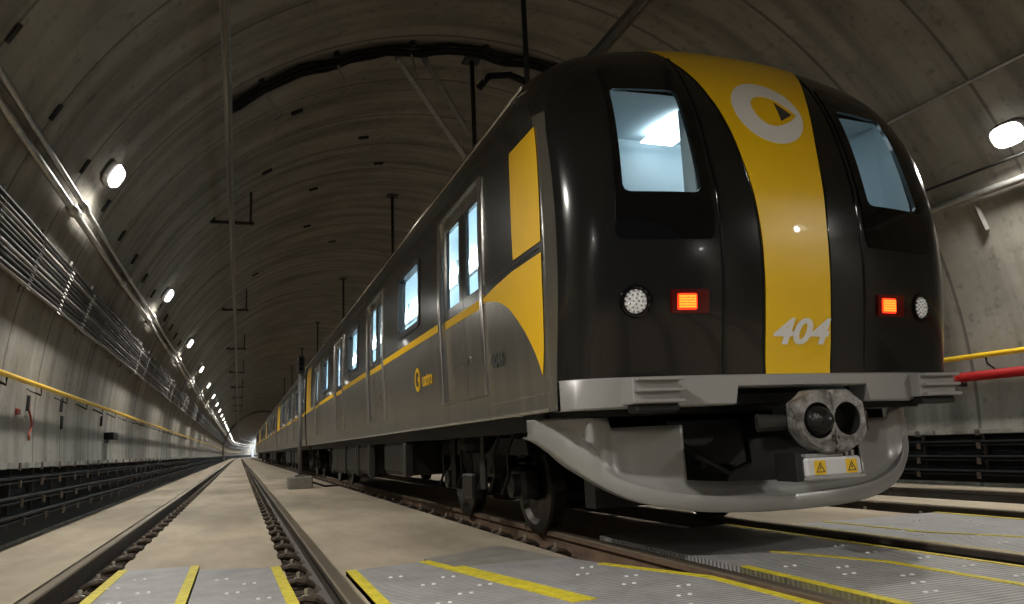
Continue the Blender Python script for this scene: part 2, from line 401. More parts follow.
# ------------------------------------------------------------ lamps on the walls
def lamp(left, yy, label, energy, group):
    x, z = wallpt(2.2 if left else .393, left, .0)
    dx, dz = (XC-x)/R, (CZ-z)/R; p = Vector(path(x, yy, z)); nrm = Vector((dx, 0, dz)); tan = Vector((-dz, 0, dx))
    root = empty('wall_lamp', tuple(p), label, 'lamp', group)
    def blk(h0, h1, w, l, c=.8):
        mb_ = MB(); v = []
        for h, k in ((h0, 1), (h1, c)):
            for a in range(16):
                t = 2*PI*a/16; cu = lambda q: math.copysign(abs(q)**.7, q)
                v.append(p + nrm*h + tan*(w*k*cu(math.sin(t))) + Vector((0, l*k*cu(math.cos(t)), 0)))
        f = [tuple(range(15,-1,-1)), tuple(range(16,32))] + [(a, (a+1)%16, (a+1)%16+16, a+16) for a in range(16)]
        return mb_.add(v, f)
    blk(0, .03, .05, .08).build('mounting_foot', M['galvdull'], root)
    blk(.03, .085, .13, .20).build('housing', M['galvdull'], root)
    blk(.086, .125, .12, .18, .8).build('lens', M['lens'], root)
    if energy:
        li = D.lights.new('lamp_light', 'SPOT'); li.energy = energy; li.shadow_soft_size = .10; li.color = (1.0, .965, .89)
        li.spot_size = math.radians(164); li.spot_blend = 1.0
        lo = D.objects.new('lamp_light', li); COL.objects.link(lo); lo.parent = root; lo.location = nrm*.24
        ax = Vector((.12 if left else -.25, 0, -1)).normalized(); lo.rotation_euler = ax.to_track_quat('-Z', 'Y').to_euler()
    return root
EL = 320
for k in range(-2, 40):
    yy = 8.6 + 6.53*k
    if k < 0:
        lamp(True, yy, 'white bulkhead lamp on the left wall behind the viewer', EL*1.7, 'left wall lamps'); continue
    lab = ('%s white bulkhead lamp from the camera in the row along the left wall' % ORD[k]) if k < 12 else 'tiny distant white lamp in the far part of the left wall row'
    lamp(True, yy, lab, EL if yy < 150 else EL*1.3, 'left wall lamps' if k < 12 else 'distant left wall lamps')
for k in range(-2, 12):
    yy = 5.3 + 6.53*k
    lab = 'large glaring white lamp on the right wall, cut by the photo edge' if k == 0 else ('white lamp on the right wall hidden beyond the train' if k > 0 else 'white lamp on the right wall behind the viewer')
    lamp(False, yy, lab, EL*(1.7 if k < 0 else 1), None if k == 0 else 'right wall lamps out of view')
# station hall lights at the tunnel's end
for s_ in (256, 272, 290):
    li = D.lights.new('station_light', 'POINT'); li.energy = 2600; li.shadow_soft_size = .5; li.color = (.82, .9, 1)
    lo = D.objects.new('station_light', li); COL.objects.link(lo); lo.location = path(2.5, s_, 5.2)

# ------------------------------------------------------------ cables, conduits, handrails
def run(name, m, x, z, r, y0, y1, label, cat, group=None, sag=0.0, n=6, wob=0.0, seed=0):
    pts = []; s_ = y0; rr = random.Random(seed)
    while s_ < y1:
        pts.append(path(x + rr.uniform(-wob, wob), s_, z + rr.uniform(-sag, sag))); s_ += 1.25 if sag and s_ < 40 else (5 if s_ < 160 else 6)
    pts.append(path(x, y1, z))
    o = MB().tube(pts, r, n).build(name, m, smooth=True); tag(o, label, cat, group); return o
nc = 12
for k in range(nc):
    ra = .86 + .315*k/(nc-1); x, z = wallpt(ra, True, .09)
    lab = {0: 'lowest black power cable of the bundle high on the left wall', nc-1: 'topmost black power cable of the bundle high on the left wall'}.get(k, 'black power cable within the bundle high on the left wall')
    run('power_cable', M['galvdull'] if k in (0, 4, 9) else M['tray'], x, z, .019, 2, 240, lab, 'cable', 'power cables high on the left wall', sag=.012, seed=k)
for k in range(22):
    ra = .865 + .31*k/21; x, z = wallpt(ra, True, .025)
    run('thin_cable', M['black'], x, z, .024, 11.5 + .6*((k*7) % 5), 200, 'black sheathed cable of the dense mass behind the bundle on the left wall', 'cable', 'dense black cables on the left wall', n=5)
# curved cable brackets
def bracket(yy, label=None):
    a = MB(); pts = []
    for k in range(9):
        x, z = wallpt(.80 + .42*k/8, True, .055); pts.append((x, yy, z))
    a.tube(pts, .014, 6)
    for k in range(nc):
        x, z = wallpt(.86 + .315*k/(nc-1), True, .05); x2, z2 = wallpt(.86 + .315*k/(nc-1) - .012, True, .13)
        a.tube([(x, yy, z), (x2, yy, z2)], .006, 4)
    return a
bx, bz = wallpt(1.0, True, 0)
p0 = None
for k in range(40):
    yy = 5.2 + 1.25*k if k < 24 else 5.2+1.25*24 + 2.5*(k-24)
    if p0 is None: p0 = tag(bracket(yy).build('cable_bracket', M['galvdull'], loc=(bx, yy, bz)), 'slim steel bracket holding the cable bundle on the left wall', 'bracket', 'cable brackets on the left wall')
    else: c = p0.copy(); COL.objects.link(c); c.location = (bx, yy, bz)
# dark cable clutter strap ends below the bundle
for j, (ra, r_, lab) in enumerate(((1.535, .034, 'lower grey steel conduit running high along the left wall'), (1.66, .028, 'upper grey steel conduit running high along the left wall'))):
    x, z = wallpt(ra, True, .09)
    o = empty('conduit', (x, 4, z), lab, 'conduit', 'conduits high on the left wall')
    MB().tube([path(x, s_, z) for s_ in [2+5*k for k in range(52)]], r_, 8).build('conduit_pipe', M['galv'], o, True)
    for k in range(16):
        yy = 4.6 + 3.3*k + .25*j
        MB().tube([(x, yy, z), (x, yy+.06, z), (x, yy+.07, z), (x, yy+.26, z), (x, yy+.27, z), (x, yy+.33, z)], [r_*1.15, r_*1.15, r_*1.6, r_*1.6, r_*1.15, r_*1.15], 8).build('coupling', M['galv'], o, True, )
        xw, zw = wallpt(ra, True, 0)
        MB().tube([(xw, yy+.5, zw), (x, yy+.5, z)], .016, 5).build('standoff', M['galvdull'], o)
# short brackets above the conduits
for k in range(14):
    yy = 5.4 + 1.25*k; x0, z0 = wallpt(1.83, True, .02); x1, z1 = wallpt(2.02, True, .02)
    o = MB().tube([(x0, yy, z0), (x1, yy, z1)], .018, 4).build('anchor_channel', M['tray'], loc=(x0, yy, z0))
    tag(o, 'short dark anchor channel set in the left vault above the conduits', 'anchor channel', 'anchor channels in the left vault')
# yellow handrails
def handrail(ra, left, lab, r_, ymax):
    x, z = wallpt(ra, left, .13); xw, zw = wallpt(ra-.02, left, 0)
    o = empty('handrail', (x, 4, z), lab, 'handrail')
    MB().tube([path(x, s_, z) for s_ in [1+4*k for k in range(int(ymax/4))]], r_, 8).build('rail_tube', M['yrail'], o, True)
    for k in range(24):
        yy = 3.9 + 1.25*k
        MB().tube([(xw, yy, zw-.03), (x, yy, z-.09), (x, yy, z)], .011, 5).build('bracket', M['tray'], o)
handrail(.405, True, 'yellow tubular handrail along the left wall', .026, 230)
handrail(.0945, False, 'yellow tubular handrail on the right wall above the red pipe', .03, 60)
x, z = wallpt(.066, False, .12)
o = empty('fire_main', (x, 4, z), 'red water pipe with clamps along the right wall', 'pipe')
MB().tube([(x, 0, z), (x, 20, z), (x, 60, z)], .055, 12).build('pipe', M['red'], o, True)
for k in range(8):
    yy = 3.05+1.25*k
    MB().tube([(x, yy, z), (x, yy+.05, z)], .066, 12).build('clamp', M['redcab'], o); MB().box(x, x+.2, yy, yy+.05, z-.10, z-.055).build('support', M['tray'], o)
# right wall upper pipes
for ra, r_, lab in ((.358, .016, 'thin dark pipe on the right wall below the large lamp'), (.325, .040, 'thick grey conduit on the right wall below the large lamp'), (.493, .022, 'lone slim conduit high on the right vault above the large lamp')):
    x, z = wallpt(ra, False, .07); run('wall_pipe', M['galv'] if r_ > .02 else M['tray'], x, z, r_, -4, 60, lab, 'pipe', 'pipes on the right wall')
x0, z0 = wallpt(.315, False, .03); x1, z1 = wallpt(.27, False, .03)
tag(MB().tube([(x0, 6.0, z0), (x1, 6.0, z1)], .03, 4).build('wall_bracket', M['galvdull']), 'short dark steel bracket below the conduits on the right wall', 'bracket')

# ------------------------------------------------------------ cable racks low on both walls
def rack(left, y0, y1, zt):
    sg = 1 if left else -1
    def wx(z): 
        return XC - sg*math.sqrt(R*R-(z-CZ)**2)
    nm = 'left' if left else 'right'
    root = empty('cable_rack', (wx(0), y0, 0), 'dark cable rack with shelves and a pale capping along the foot of the %s wall' % nm, 'cable rack', None)
    ys_ = [y0 + k*4 for k in range(int((min(y1,160)-y0)/4))] + ([160 + 4*k for k in range(int((y1-160)/4))] if y1 > 160 else [])
    def strip(pts, name, m):
        rows = [[path(a, s_, b) for a, b in pts] for s_ in ys_]
        MB().grid(rows, close=True).build(name, m, root)
    strip([(wx(.0)+sg*.005, -.03), (wx(.3)+sg*.02, .3), (wx(zt)+sg*.02, zt-.06), (wx(zt), zt-.06), (wx(.3), .3), (wx(0)-sg*.02, -.03)], 'back_panel', M['black'])
    strip([(wx(zt)-sg*.03, zt-.05), (wx(zt)+sg*.16, zt-.05), (wx(zt)+sg*.16, zt), (wx(zt)-sg*.03, zt)], 'capping', M['seg'])
    for i, z in enumerate((zt-.17, zt-.34, zt-.50)):
        xo = wx(z)
        strip([(xo, z-.012), (xo+sg*.15, z-.012), (xo+sg*.15, z), (xo, z)], 'shelf', M['black'])
        rr = random.Random(i)
        for q in (.04, .10):
            pts = [path(xo+sg*(q+.01), s_, z+.028) for s_ in ys_]
            MB().tube(pts, .022, 6).build('cable', M['black'], root, True)
    k = 0; yy = y0 + .3
    while yy < min(y1, 34) and k < 60:
        b = MB()
        b.box(*sorted((wx(.3)+sg*.015, wx(.3)+sg*.045)), yy-.02, yy+.02, -.03, zt-.02)
        for z in (zt-.17, zt-.34, zt-.50):
            b.box(*sorted((wx(z)+sg*.145, wx(z)+sg*.165)), yy-.02, yy+.02, z-.05, z+.02)
        b.box(*sorted((wx(zt)+sg*.155, wx(zt)+sg*.17)), yy-.03, yy+.03, zt-.07, zt)
        b.build('bracket', M['clip'], root); yy += .83; k += 1
rack(True, 2.0, 300, H+.02); rack(False, 0.5, 60, .60)

# small items on the left wall
def onwall(px_ratio, inset=0): return wallpt(px_ratio, True, inset)
x, z = onwall(.195, .0)
o = empty('junction_box', (x, 14.0, z), 'small black box camera fixed low on the left wall', 'box')
MB().box(x+.01, x+.15, 13.75, 14.25, z-.06, z+.05, .015).build('body', M['black'], o)
MB().box(x-.02, x+.06, 13.95, 14.05, z-.11, z-.05).build('foot', M['galvdull'], o)
MB().lathe([(0,-.02),(.035,-.02),(.035,0)], (x+.08, 13.75, z), 'Y', 12).build('lens', M['black'], o)
pts = []
for ra, yy in ((.30, 8.98), (.265, 9.0), (.235, 9.08), (.205, 9.14), (.175, 9.12), (.15, 9.03), (.12, 9.06)):
    x, z = onwall(ra, .022); pts.append((x, yy, z))
tag(MB().tube(pts, .011, 6).build('loose_cable', M['redcab'], smooth=True), 'loose reddish cable dangling on the left wall under the handrail', 'cable')
x, z = onwall(.25, 0)
tag(MB().box(x-.01, x+.03, 8.56, 8.66, z-.03, z+.03, .006).build('marker_plate', M['redcab']), 'small reddish square marker plate on the left wall', 'sign')
for i, (yy, ra) in enumerate(((8.97, .30), (10.5, .335), (10.6, .235), (13.4, .30))):
    x, z = onwall(ra, .0)
    tag(MB().box(x-.02, x+.03, yy-.025, yy+.025, z-.08, z+.08, .01).build('wall_clip', M['tray']), ['dark wall clip just above the dangling reddish cable', 'dark upright wall clip right beneath the yellow handrail, right of the dangling cable', 'dark upright wall clip halfway down, right of the dangling cable', 'dark wall clip above the black box camera on the left wall'][i], 'clip')

# ------------------------------------------------------------ overhead conductor bars and hangers
def conductor(x, z, y0, y1, lab):
    root = empty('overhead_conductor_bar', (x, y0, z), lab, 'conductor bar', 'overhead conductor bars')
    st = [y0, 20, 60, 110, 165] + [170+6*k for k in range(16)]
    pr_ = [(-.045, .10), (.045, .10), (.045, .088), (.012, .085), (.010, .03), (.022, .02), (.012, 0), (-.012, 0), (-.022, .02), (-.010, .03), (-.012, .085), (-.045, .088)]
    rows = [[path(x+a, s_, z+b) for a, b in pr_] for s_ in st if s_ <= y1]
    MB().grid(rows, close=True).build('profile_bar', M['galvdull'], root)
    MB().tube([path(x, s_, z-.012) for s_ in st if s_ <= y1], .011, 6).build('contact_wire', M['railtop'], root, True)
conductor(-.195, 4.42, 2, 260, 'long grey conductor bar under the vault above the empty track')
conductor(XC+.05, 4.17, 2, 90, 'dark conductor bar above the train, seen right over its nose')
def ceil_z(x): return CZ + math.sqrt(R*R - (x-XC)**2)
def hanger(x, yy, zb, label, group, thick=1.0):
    zt = ceil_z(x)
    root = empty('conductor_hanger', (x, yy, zt), label, 'hanger', group)
    MB().box(x-.12, x+.12, yy-.12, yy+.12, zt-.03, zt+.06, .01).build('ceiling_plate', M['tray'], root)
    MB().tube([(x, yy, zt), (x, yy, zb+.35)], .034*thick, 8).build('drop_rod', M['tray'], root, True)
    pr_ = [(.03, 0)]
    for k in range(5): pr_ += [(.03, .02+k*.05), (.075*thick, .03+k*.05), (.03, .045+k*.05)]
    MB().lathe([(0,0)] + pr_ + [(0,.28)], (x, yy, zb+.1), 'Z', 12).build('insulator', M['black'], root)
    MB().box(x-.06, x+.06, yy-.05, yy+.05, zb+.06, zb+.13, .01).build('clamp', M['tray'], root)
for i, (yy, th) in enumerate(((7.75, 1.9), (9.9, 3.6), (16.2, .9), (24.8, .9), (33.7, .9), (42.5, .9), (51, .9), (60, .9))):
    hanger(XC+.05, yy, 4.10, ['thick black hanger dropping from the vault just behind the train nose', 'broad black hanger at the dark cable arch above the first car', 'thin dark ceiling hanger above the train, halfway along the first car'][i] if i < 3 else 'thin dark ceiling hanger far along above the train', 'hangers above the train')
def sidehanger(yy, label):
    x = -.195; root = empty('bar_support', (x, yy, 4.62), label, 'bar support', 'supports of the left conductor bar')
    zt = ceil_z(x)
    MB().box(x-.36, x+.36, yy-.03, yy+.03, 4.66, 4.71).build('cross_arm', M['tray'], root)
    b = MB()
    for dx in (-.30, .30): b.tube([(x+dx, yy, 4.66), (x+dx, yy, ceil_z(x+dx)-.005)], .022, 6)
    b.build('rods', M['tray'], root)
    MB().lathe([(0,0),(.03,0),(.055,.03),(.03,.06),(.055,.09),(.03,.12),(0,.14)], (x, yy, 4.53), 'Z', 10).build('insulator', M['black'], root)
for i, yy in enumerate((13.8, 22.5, 31, 40, 49, 58, 67, 76)):
    sidehanger(yy, ('%s dark cross-arm support of the conductor bar above the empty track' % ORD[i]))
# pair of slanting struts beside the broad hanger
for j, (dx, lab) in enumerate(((0, 'left slanting steel strut reaching the broad hanger'), (.42, 'right slanting steel strut reaching the broad hanger'))):
    a = Vector((1.98+dx, 9.75+.1*j, ceil_z(1.98+dx)-.12-.0*j)); b = Vector((2.98+.03*dx, 9.9, 4.62+.45*j))
    mb = MB().tube([a, b], .042, 4); mb.tube([a, a+Vector((-.06, 0, .15))], .05, 4)
    tag(mb.build('strut', M['galv']), lab, 'strut', 'slanting struts')
# black cable arch across the vault
pts = []
for k in range(41):
    t = math.radians(130.5 - 80*k/40); x, z = angpt(t, .07 + .008*math.sin(k*1.7)); pts.append((x, 9.5 + .05*math.sin(k*.9), z))
o = empty('cable_arch', (XC, 9.5, 6.1), 'thick black cable bundle arching across the vault above the train', 'cable')
for q in range(4):
    MB().tube([(a + .0, b + .055*q - .05, c - .022*(q % 2)*1.5 + random.uniform(-.01, .01)) for a, b, c in pts], .028, 6).build('cable_strand', M['black'], o, True)
for k in (3, 9, 15, 21, 27, 33):
    x, y_, z = pts[k]; d = Vector((XC-x, 0, CZ-z)).normalized()
    MB().tube([Vector((x, 9.45, z)), Vector((x, 9.45, z)) - d*.12], .045, 5).build('fixing_clip', M['tray'], o)
    if k < 30: MB().tube([Vector((x, 9.62, z)), Vector((x+.05, 9.75, z)) + d*.32, Vector((x-.04, 9.8, z)) + d*.38], .017, 5).build('hanging_hook', M['galvdull'], o)
pts = [(3.15, 9.8, 5.72), (3.3, 9.75, 5.9), (3.6, 9.7, 5.93), (3.95, 9.6, 5.75), (4.1, 9.5, 5.45)]
tag(MB().tube(pts, .05, 6).build('cable_loop', M['black'], smooth=True), 'black cable loop sagging beside the broad hanger', 'cable')
# small dark recesses in the vault
spots = [(3.95, 6.4), (1.95, 12.8), (2.45, 14.2), (.7, 11.0), (1.3, 15.2), (.35, 13.1), (1.4, 18), (2.2, 20), (.3, 21)]
pk = None
for x, yy in spots:
    z = ceil_z(x); sl = math.atan2(-(x-XC), z-CZ)
    if pk is None:
        mb_ = MB(); mb_.box(x-.09, x+.09, yy-.045, yy+.045, z-.03, z+.05, .01)
        pk = mb_.build('ceiling_socket', M['black'], loc=(x, yy, z)); tag(pk, 'small black rectangular socket in the vault', 'ceiling socket', 'sockets in the vault'); pk.rotation_euler = (0, -sl, 0)
        pk['label'] = 'small black rectangular socket in the vault above the train nose'
        del pk['group']
    else:
        c = pk.copy(); COL.objects.link(c); c.location = (x, yy, z); c.rotation_euler = (0, -sl, 0); c['label'] = 'small dark rectangular socket in the vault between the conductor bar and the train'; c['group'] = 'sockets in the vault'

# ------------------------------------------------------------ signal post between the tracks
px_, py_ = 1.175, 16.6
o = empty('signal_post', (px_, py_, -.05), 'slim grey post with black signal head on a concrete block beside the train', 'signal')
MB().box(px_-.24, px_+.24, py_-.24, py_+.24, -.055, .19, .02).build('concrete_block', mat('block_concrete', (.25,.235,.20), .9, noise=.3, nscale=9, bump=.4), o)
MB().box(px_-.10, px_+.10, py_-.10, py_+.10, .19, .23, .01).build('foot_plate', M['post'], o)
MB().tube([(px_, py_, .15), (px_, py_, 2.32)], .04, 12).build('pole', M['post'], o, True)
hd = MB().box(px_-.07, px_+.07, py_-.14, py_+.02, 2.30, 2.66, .02).build('signal_head', M['red_signal'], o)
for zz in (2.38, 2.48, 2.58):
    MB().lathe([(.042,0),(.042,-.07),(.037,-.07),(.037,-.005),(0,-.005)], (px_, py_-.14, zz), 'Y', 12).build('signal_lens', M['black'], hd)
MB().tube([(px_+.1, py_+.05, .17), (px_+.16, py_, .10), (px_+.5, py_, -.03), (px_+.8, py_+.1, -.035)], .02, 6).build('cable', M['tray'], o, True)

# ------------------------------------------------------------ train: surfaces
ZC_ = [.2,1.0,1.2,1.4,1.6,1.8,2.0,2.2,2.4,2.6,2.8,2.9,3.0,3.1,3.2,3.28,3.33,3.345]
YC_ = [3.66,3.63,3.595,3.562,3.537,3.527,3.532,3.56,3.602,3.66,3.745,3.80,3.87,3.95,4.06,4.25,4.5,5.0]
ZW_ = [.2,1.0,1.8,2.4,2.6,2.72,2.85,3.0,3.1,3.2,3.28,3.33,3.345]
WN_ = [1.42,1.42,1.42,1.42,1.40,1.37,1.33,1.25,1.1,.85,.55,.3,0.0]
WB_ = [1.38,1.42,1.44,1.43,1.42,1.405,1.385,1.30,1.13,.86,.56,.3,0.0]
OX_ = [0,.3,.6,.71,1.04,1.2,1.31,1.38,1.42]; OY_ = [0,.004,.02,.03,.085,.125,.178,.24,.32]
def wn(z): return lerp(z, ZW_, WN_) if z > 3.1 else spl(z, ZW_, WN_)
def wb(z): return lerp(z, ZW_, WB_) if z > 3.1 else spl(z, ZW_, WB_)
def yc(z): return spl(z, ZC_, YC_)
def off(x, z):
    w = wn(z); return spl(min(abs(x)*1.42/max(w, .001), 1.42), OX_, OY_) if w > 0 else .32
def Yn(x, z): return yc(z) + off(x, z)
def seam(z):
    yb = yc(z)+.32+.05
    return yb if z < 2.7 else max(yb, yb + (4.4-yb)*min(1, (z-2.7)/.15))
def NP(x, z, d=0.0): return (XC+x, Yn(x, z)-d, z)

def side_pt(sg, y_, z, inset=0.0): return (XC + sg*(wb(z)-inset), y_, z)

def rrect(x0, x1, z0, z1, r, n=5, sh=None):
    pts = []
    for cx, cz, a0 in ((x1-r, z1-r, 0), (x0+r, z1-r, 90), (x0+r, z0+r, 180), (x1-r, z0+r, 270)):
        for k in range(n+1):
            a = math.radians(a0 + 90*k/n); pts.append((cx + r*math.cos(a), cz + r*math.sin(a)))
    return pts
def quadpts(c, r, n=5):
    """rounded quadrilateral from 4 corners"""
    out = []
    for i in range(4):
        p = Vector(c[i]); a = Vector(c[i-1]); b = Vector(c[(i+1) % 4])
        u = (a-p).normalized()*r; v = (b-p).normalized()*r
        for k in range(n+1):
            t = k/n; out.append(tuple(p + u*(1-t)**2 + v*t**2))
    return out

def dense(poly, m=6):
    out = []
    for i in range(len(poly)):
        a = Vector(poly[i]); b = Vector(poly[(i+1) % len(poly)]); k = max(1, int((b-a).length/.03))
        for j in range(k): out.append(tuple(a + (b-a)*j/k))
    return out
def fill_nose(poly, d, th=.006):
    """conforming raised decal: cap filled by a fan of rings toward the centre"""
    poly = dense(poly); cx = sum(p[0] for p in poly)/len(poly); cz = sum(p[1] for p in poly)/len(poly)
    rows = [[NP(p[0], p[1], d-th) for p in poly]]
    for t in (1, .75, .5, .25, .02): rows.append([NP(cx+(p[0]-cx)*t, cz+(p[1]-cz)*t, d) for p in poly])
    return MB().grid(rows, close=True)
def ring_nose(outer, inner, d, th=.006):   # same point count
    rows = [[NP(*p, d-th) for p in outer]]
    for t in (0, .25, .5, .75, 1): rows.append([NP(a[0]+(b[0]-a[0])*t, a[1]+(b[1]-a[1])*t, d) for a, b in zip(outer, inner)])
    rows.append([NP(*p, d-th) for p in inner])
    return MB().grid(rows, close=True)
def resamp(poly, n, start_ang=None):
    """resample a closed loop by angle about its centre"""
    cx = sum(p[0] for p in poly)/len(poly); cz = sum(p[1] for p in poly)/len(poly); out = []
    P = [Vector(p)-Vector((cx, cz)) for p in poly]
    for k in range(n):
        a = 2*PI*k/n; d = Vector((math.cos(a), math.sin(a))); best = None
        for i in range(len(P)):
            p, q = P[i], P[(i+1) % len(P)]; e = q-p; den = d.x*e.y - d.y*e.x
            if abs(den) < 1e-12: continue
            t = (p.x*e.y - p.y*e.x)/den; u = (p.x*d.y - p.y*d.x)/den
            if t > 0 and -1e-6 <= u <= 1+1e-6: best = t if best is None else max(best, t)
        out.append((cx + d.x*best, cz + d.y*best))
    return out

def text_mesh(body, size, mapper, name, m, parent, shear=0.0, bold=0.0, width=1.0):
    cu = D.curves.new(name, 'FONT'); cu.body = body; cu.size = size; cu.shear = shear; cu.offset = bold; cu.align_x = 'CENTER'; cu.align_y = 'CENTER'
    cu.resolution_u = 4
    to = D.objects.new(name+'_tmp', cu); COL.objects.link(to); bpy.context.view_layer.update()
    me = D.meshes.new_from_object(to.evaluated_get(bpy.context.evaluated_depsgraph_get()))
    D.objects.remove(to)
    org = Vector(ORG[parent.name])
    for v in me.vertices: v.co = Vector(mapper(v.co.x*width, v.co.y)) - org
    for q in me.polygons: q.use_smooth = False
    me.name = name; me.materials.clear(); me.materials.append(m)
    o_ = D.objects.new(name, me); COL.objects.link(o_); o_.parent = parent; ORG[o_.name] = ORG[parent.name]
    sm = o_.modifiers.new('thick', 'SOLIDIFY'); sm.thickness = .0015; sm.offset = 0
    return o_

ZT = 1.68    # height of the belt line
ZB = [.835, .90, 1.03, 1.15, 1.3, 1.45, 1.60, ZT, 1.75, 1.79, 1.85, 1.95, 2.1, 2.25, 2.38, 2.46, 2.52, 2.56, 2.64, 2.72, 2.80, 2.85, 2.92, 2.985, 3.05, 3.1, 3.15, 3.2, 3.24, 3.28, 3.305, 3.33, 3.345]
WZ0, WZ1 = 1.85, 2.46
DZ0, DZ1 = 1.03, 2.56
def bogie(root, yc0):
    for k, yy in enumerate((yc0-1.0, yc0+1.0)):
        for sg in (-1, 1):
            x = XC + sg*.7525
            w = MB().lathe([(0,-.07),(.30,-.07),(.335,-.065),(.335,.045),(.375,.05),(.37,.075),(.30,.08),(.26,.05),(.12,.05),(.12,.10),(0,.10)] if sg > 0 else
                       [(0,.07),(.30,.07),(.335,.065),(.335,-.045),(.375,-.05),(.37,-.075),(.30,-.08),(.26,-.05),(.12,-.05),(.12,-.10),(0,-.10)], (x, yy, .337), 'X', 28)
            w.build('wheel', M['wheel'], root, True, angle=30)
            b = MB().box(x+sg*.14-.08, x+sg*.14+.08, yy-.15, yy+.15, .24, .48, .03)
            b.lathe([(0,sg*-.0),(.09,0),(.09,sg*.05),(0,sg*.06)], (x+sg*.22, yy, .34), 'X', 12)
            b.build('axle_box', M['bogie'], root)
            sp = MB(); sp.lathe([(0,0)] + [q for j in range(5) for q in ((.06,.01+.05*j),(.10,.025+.05*j),(.06,.045+.05*j))] + [(0,.27)], (x+sg*.14, yy, .46), 'Z', 10)
            sp.build('spring', M['bogie'], root)
        MB().tube([(XC-.72, yy, .337), (XC+.72, yy, .337)], .07, 10).build('axle', M['bogie'], root)
    for sg in (-1, 1):
        x = XC + sg*.93
        f = MB(); poly = [(yc0-1.35,.58),(yc0-1.30,.70),(yc0-.6,.72),(yc0-.35,.60),(yc0+.35,.60),(yc0+.6,.72),(yc0+1.30,.70),(yc0+1.35,.58),(yc0+.6,.58),(yc0+.35,.42),(yc0-.35,.42),(yc0-.6,.58)]
        f.prism(poly, lambda a, b: (x-.06, a, b), lambda a, b: (x+.06, a, b)); f.build('side_frame', M['bogie'], root)
        MB().lathe([(0,0),(.20,0),(.24,.06),(.24,.12),(.20,.18),(0,.18)], (x-sg*.02, yc0, .62), 'Z', 16).build('air_spring', M['black'], root)
        d = MB().tube([(x+sg*.14, yc0-.45, .30), (x+sg*.14, yc0-.45, .55)], .035, 8); d.tube([(x+sg*.14, yc0-.45, .55), (x+sg*.14, yc0-.45, .82)], .022, 8)
        MB().tube([(x+sg*.14, yc0+.5, .28), (x+sg*.14, yc0+.5, .8)], .03, 8).build('link_rod', M['bogie'], root)
        MB().box(x+sg*.12-.05, x+sg*.12+.05, yc0-.2, yc0+.15, .2, .42, .02).build('brake_unit', M['bogie'], root)
        d.build('damper', M['undergrey'], root)
        hz = MB()
        for q in range(7):
            yy = yc0 - 1.1 + .34*q; hz.tube([(x+sg*.06, yy, .80), (x+sg*.13, yy+.05, .6), (x+sg*.10, yy+.12, .42), (x+sg*.13, yy+.2, .28)], .014, 5)
        hz.build('brake_hoses', M['bogie'], root)
    MB().box(XC-.9, XC+.9, yc0-.3, yc0+.3, .38, .62, .04).build('bolster', M['bogie'], root)
    for sy in (-1, 1):
        MB().box(XC-.62, XC+.62, *sorted((yc0+sy*.35, yc0+sy*.88)), .13, .60, .06).build('bogie_filler', M['under'], root)  # dark filler boxes, added to close the light slits through the bogie

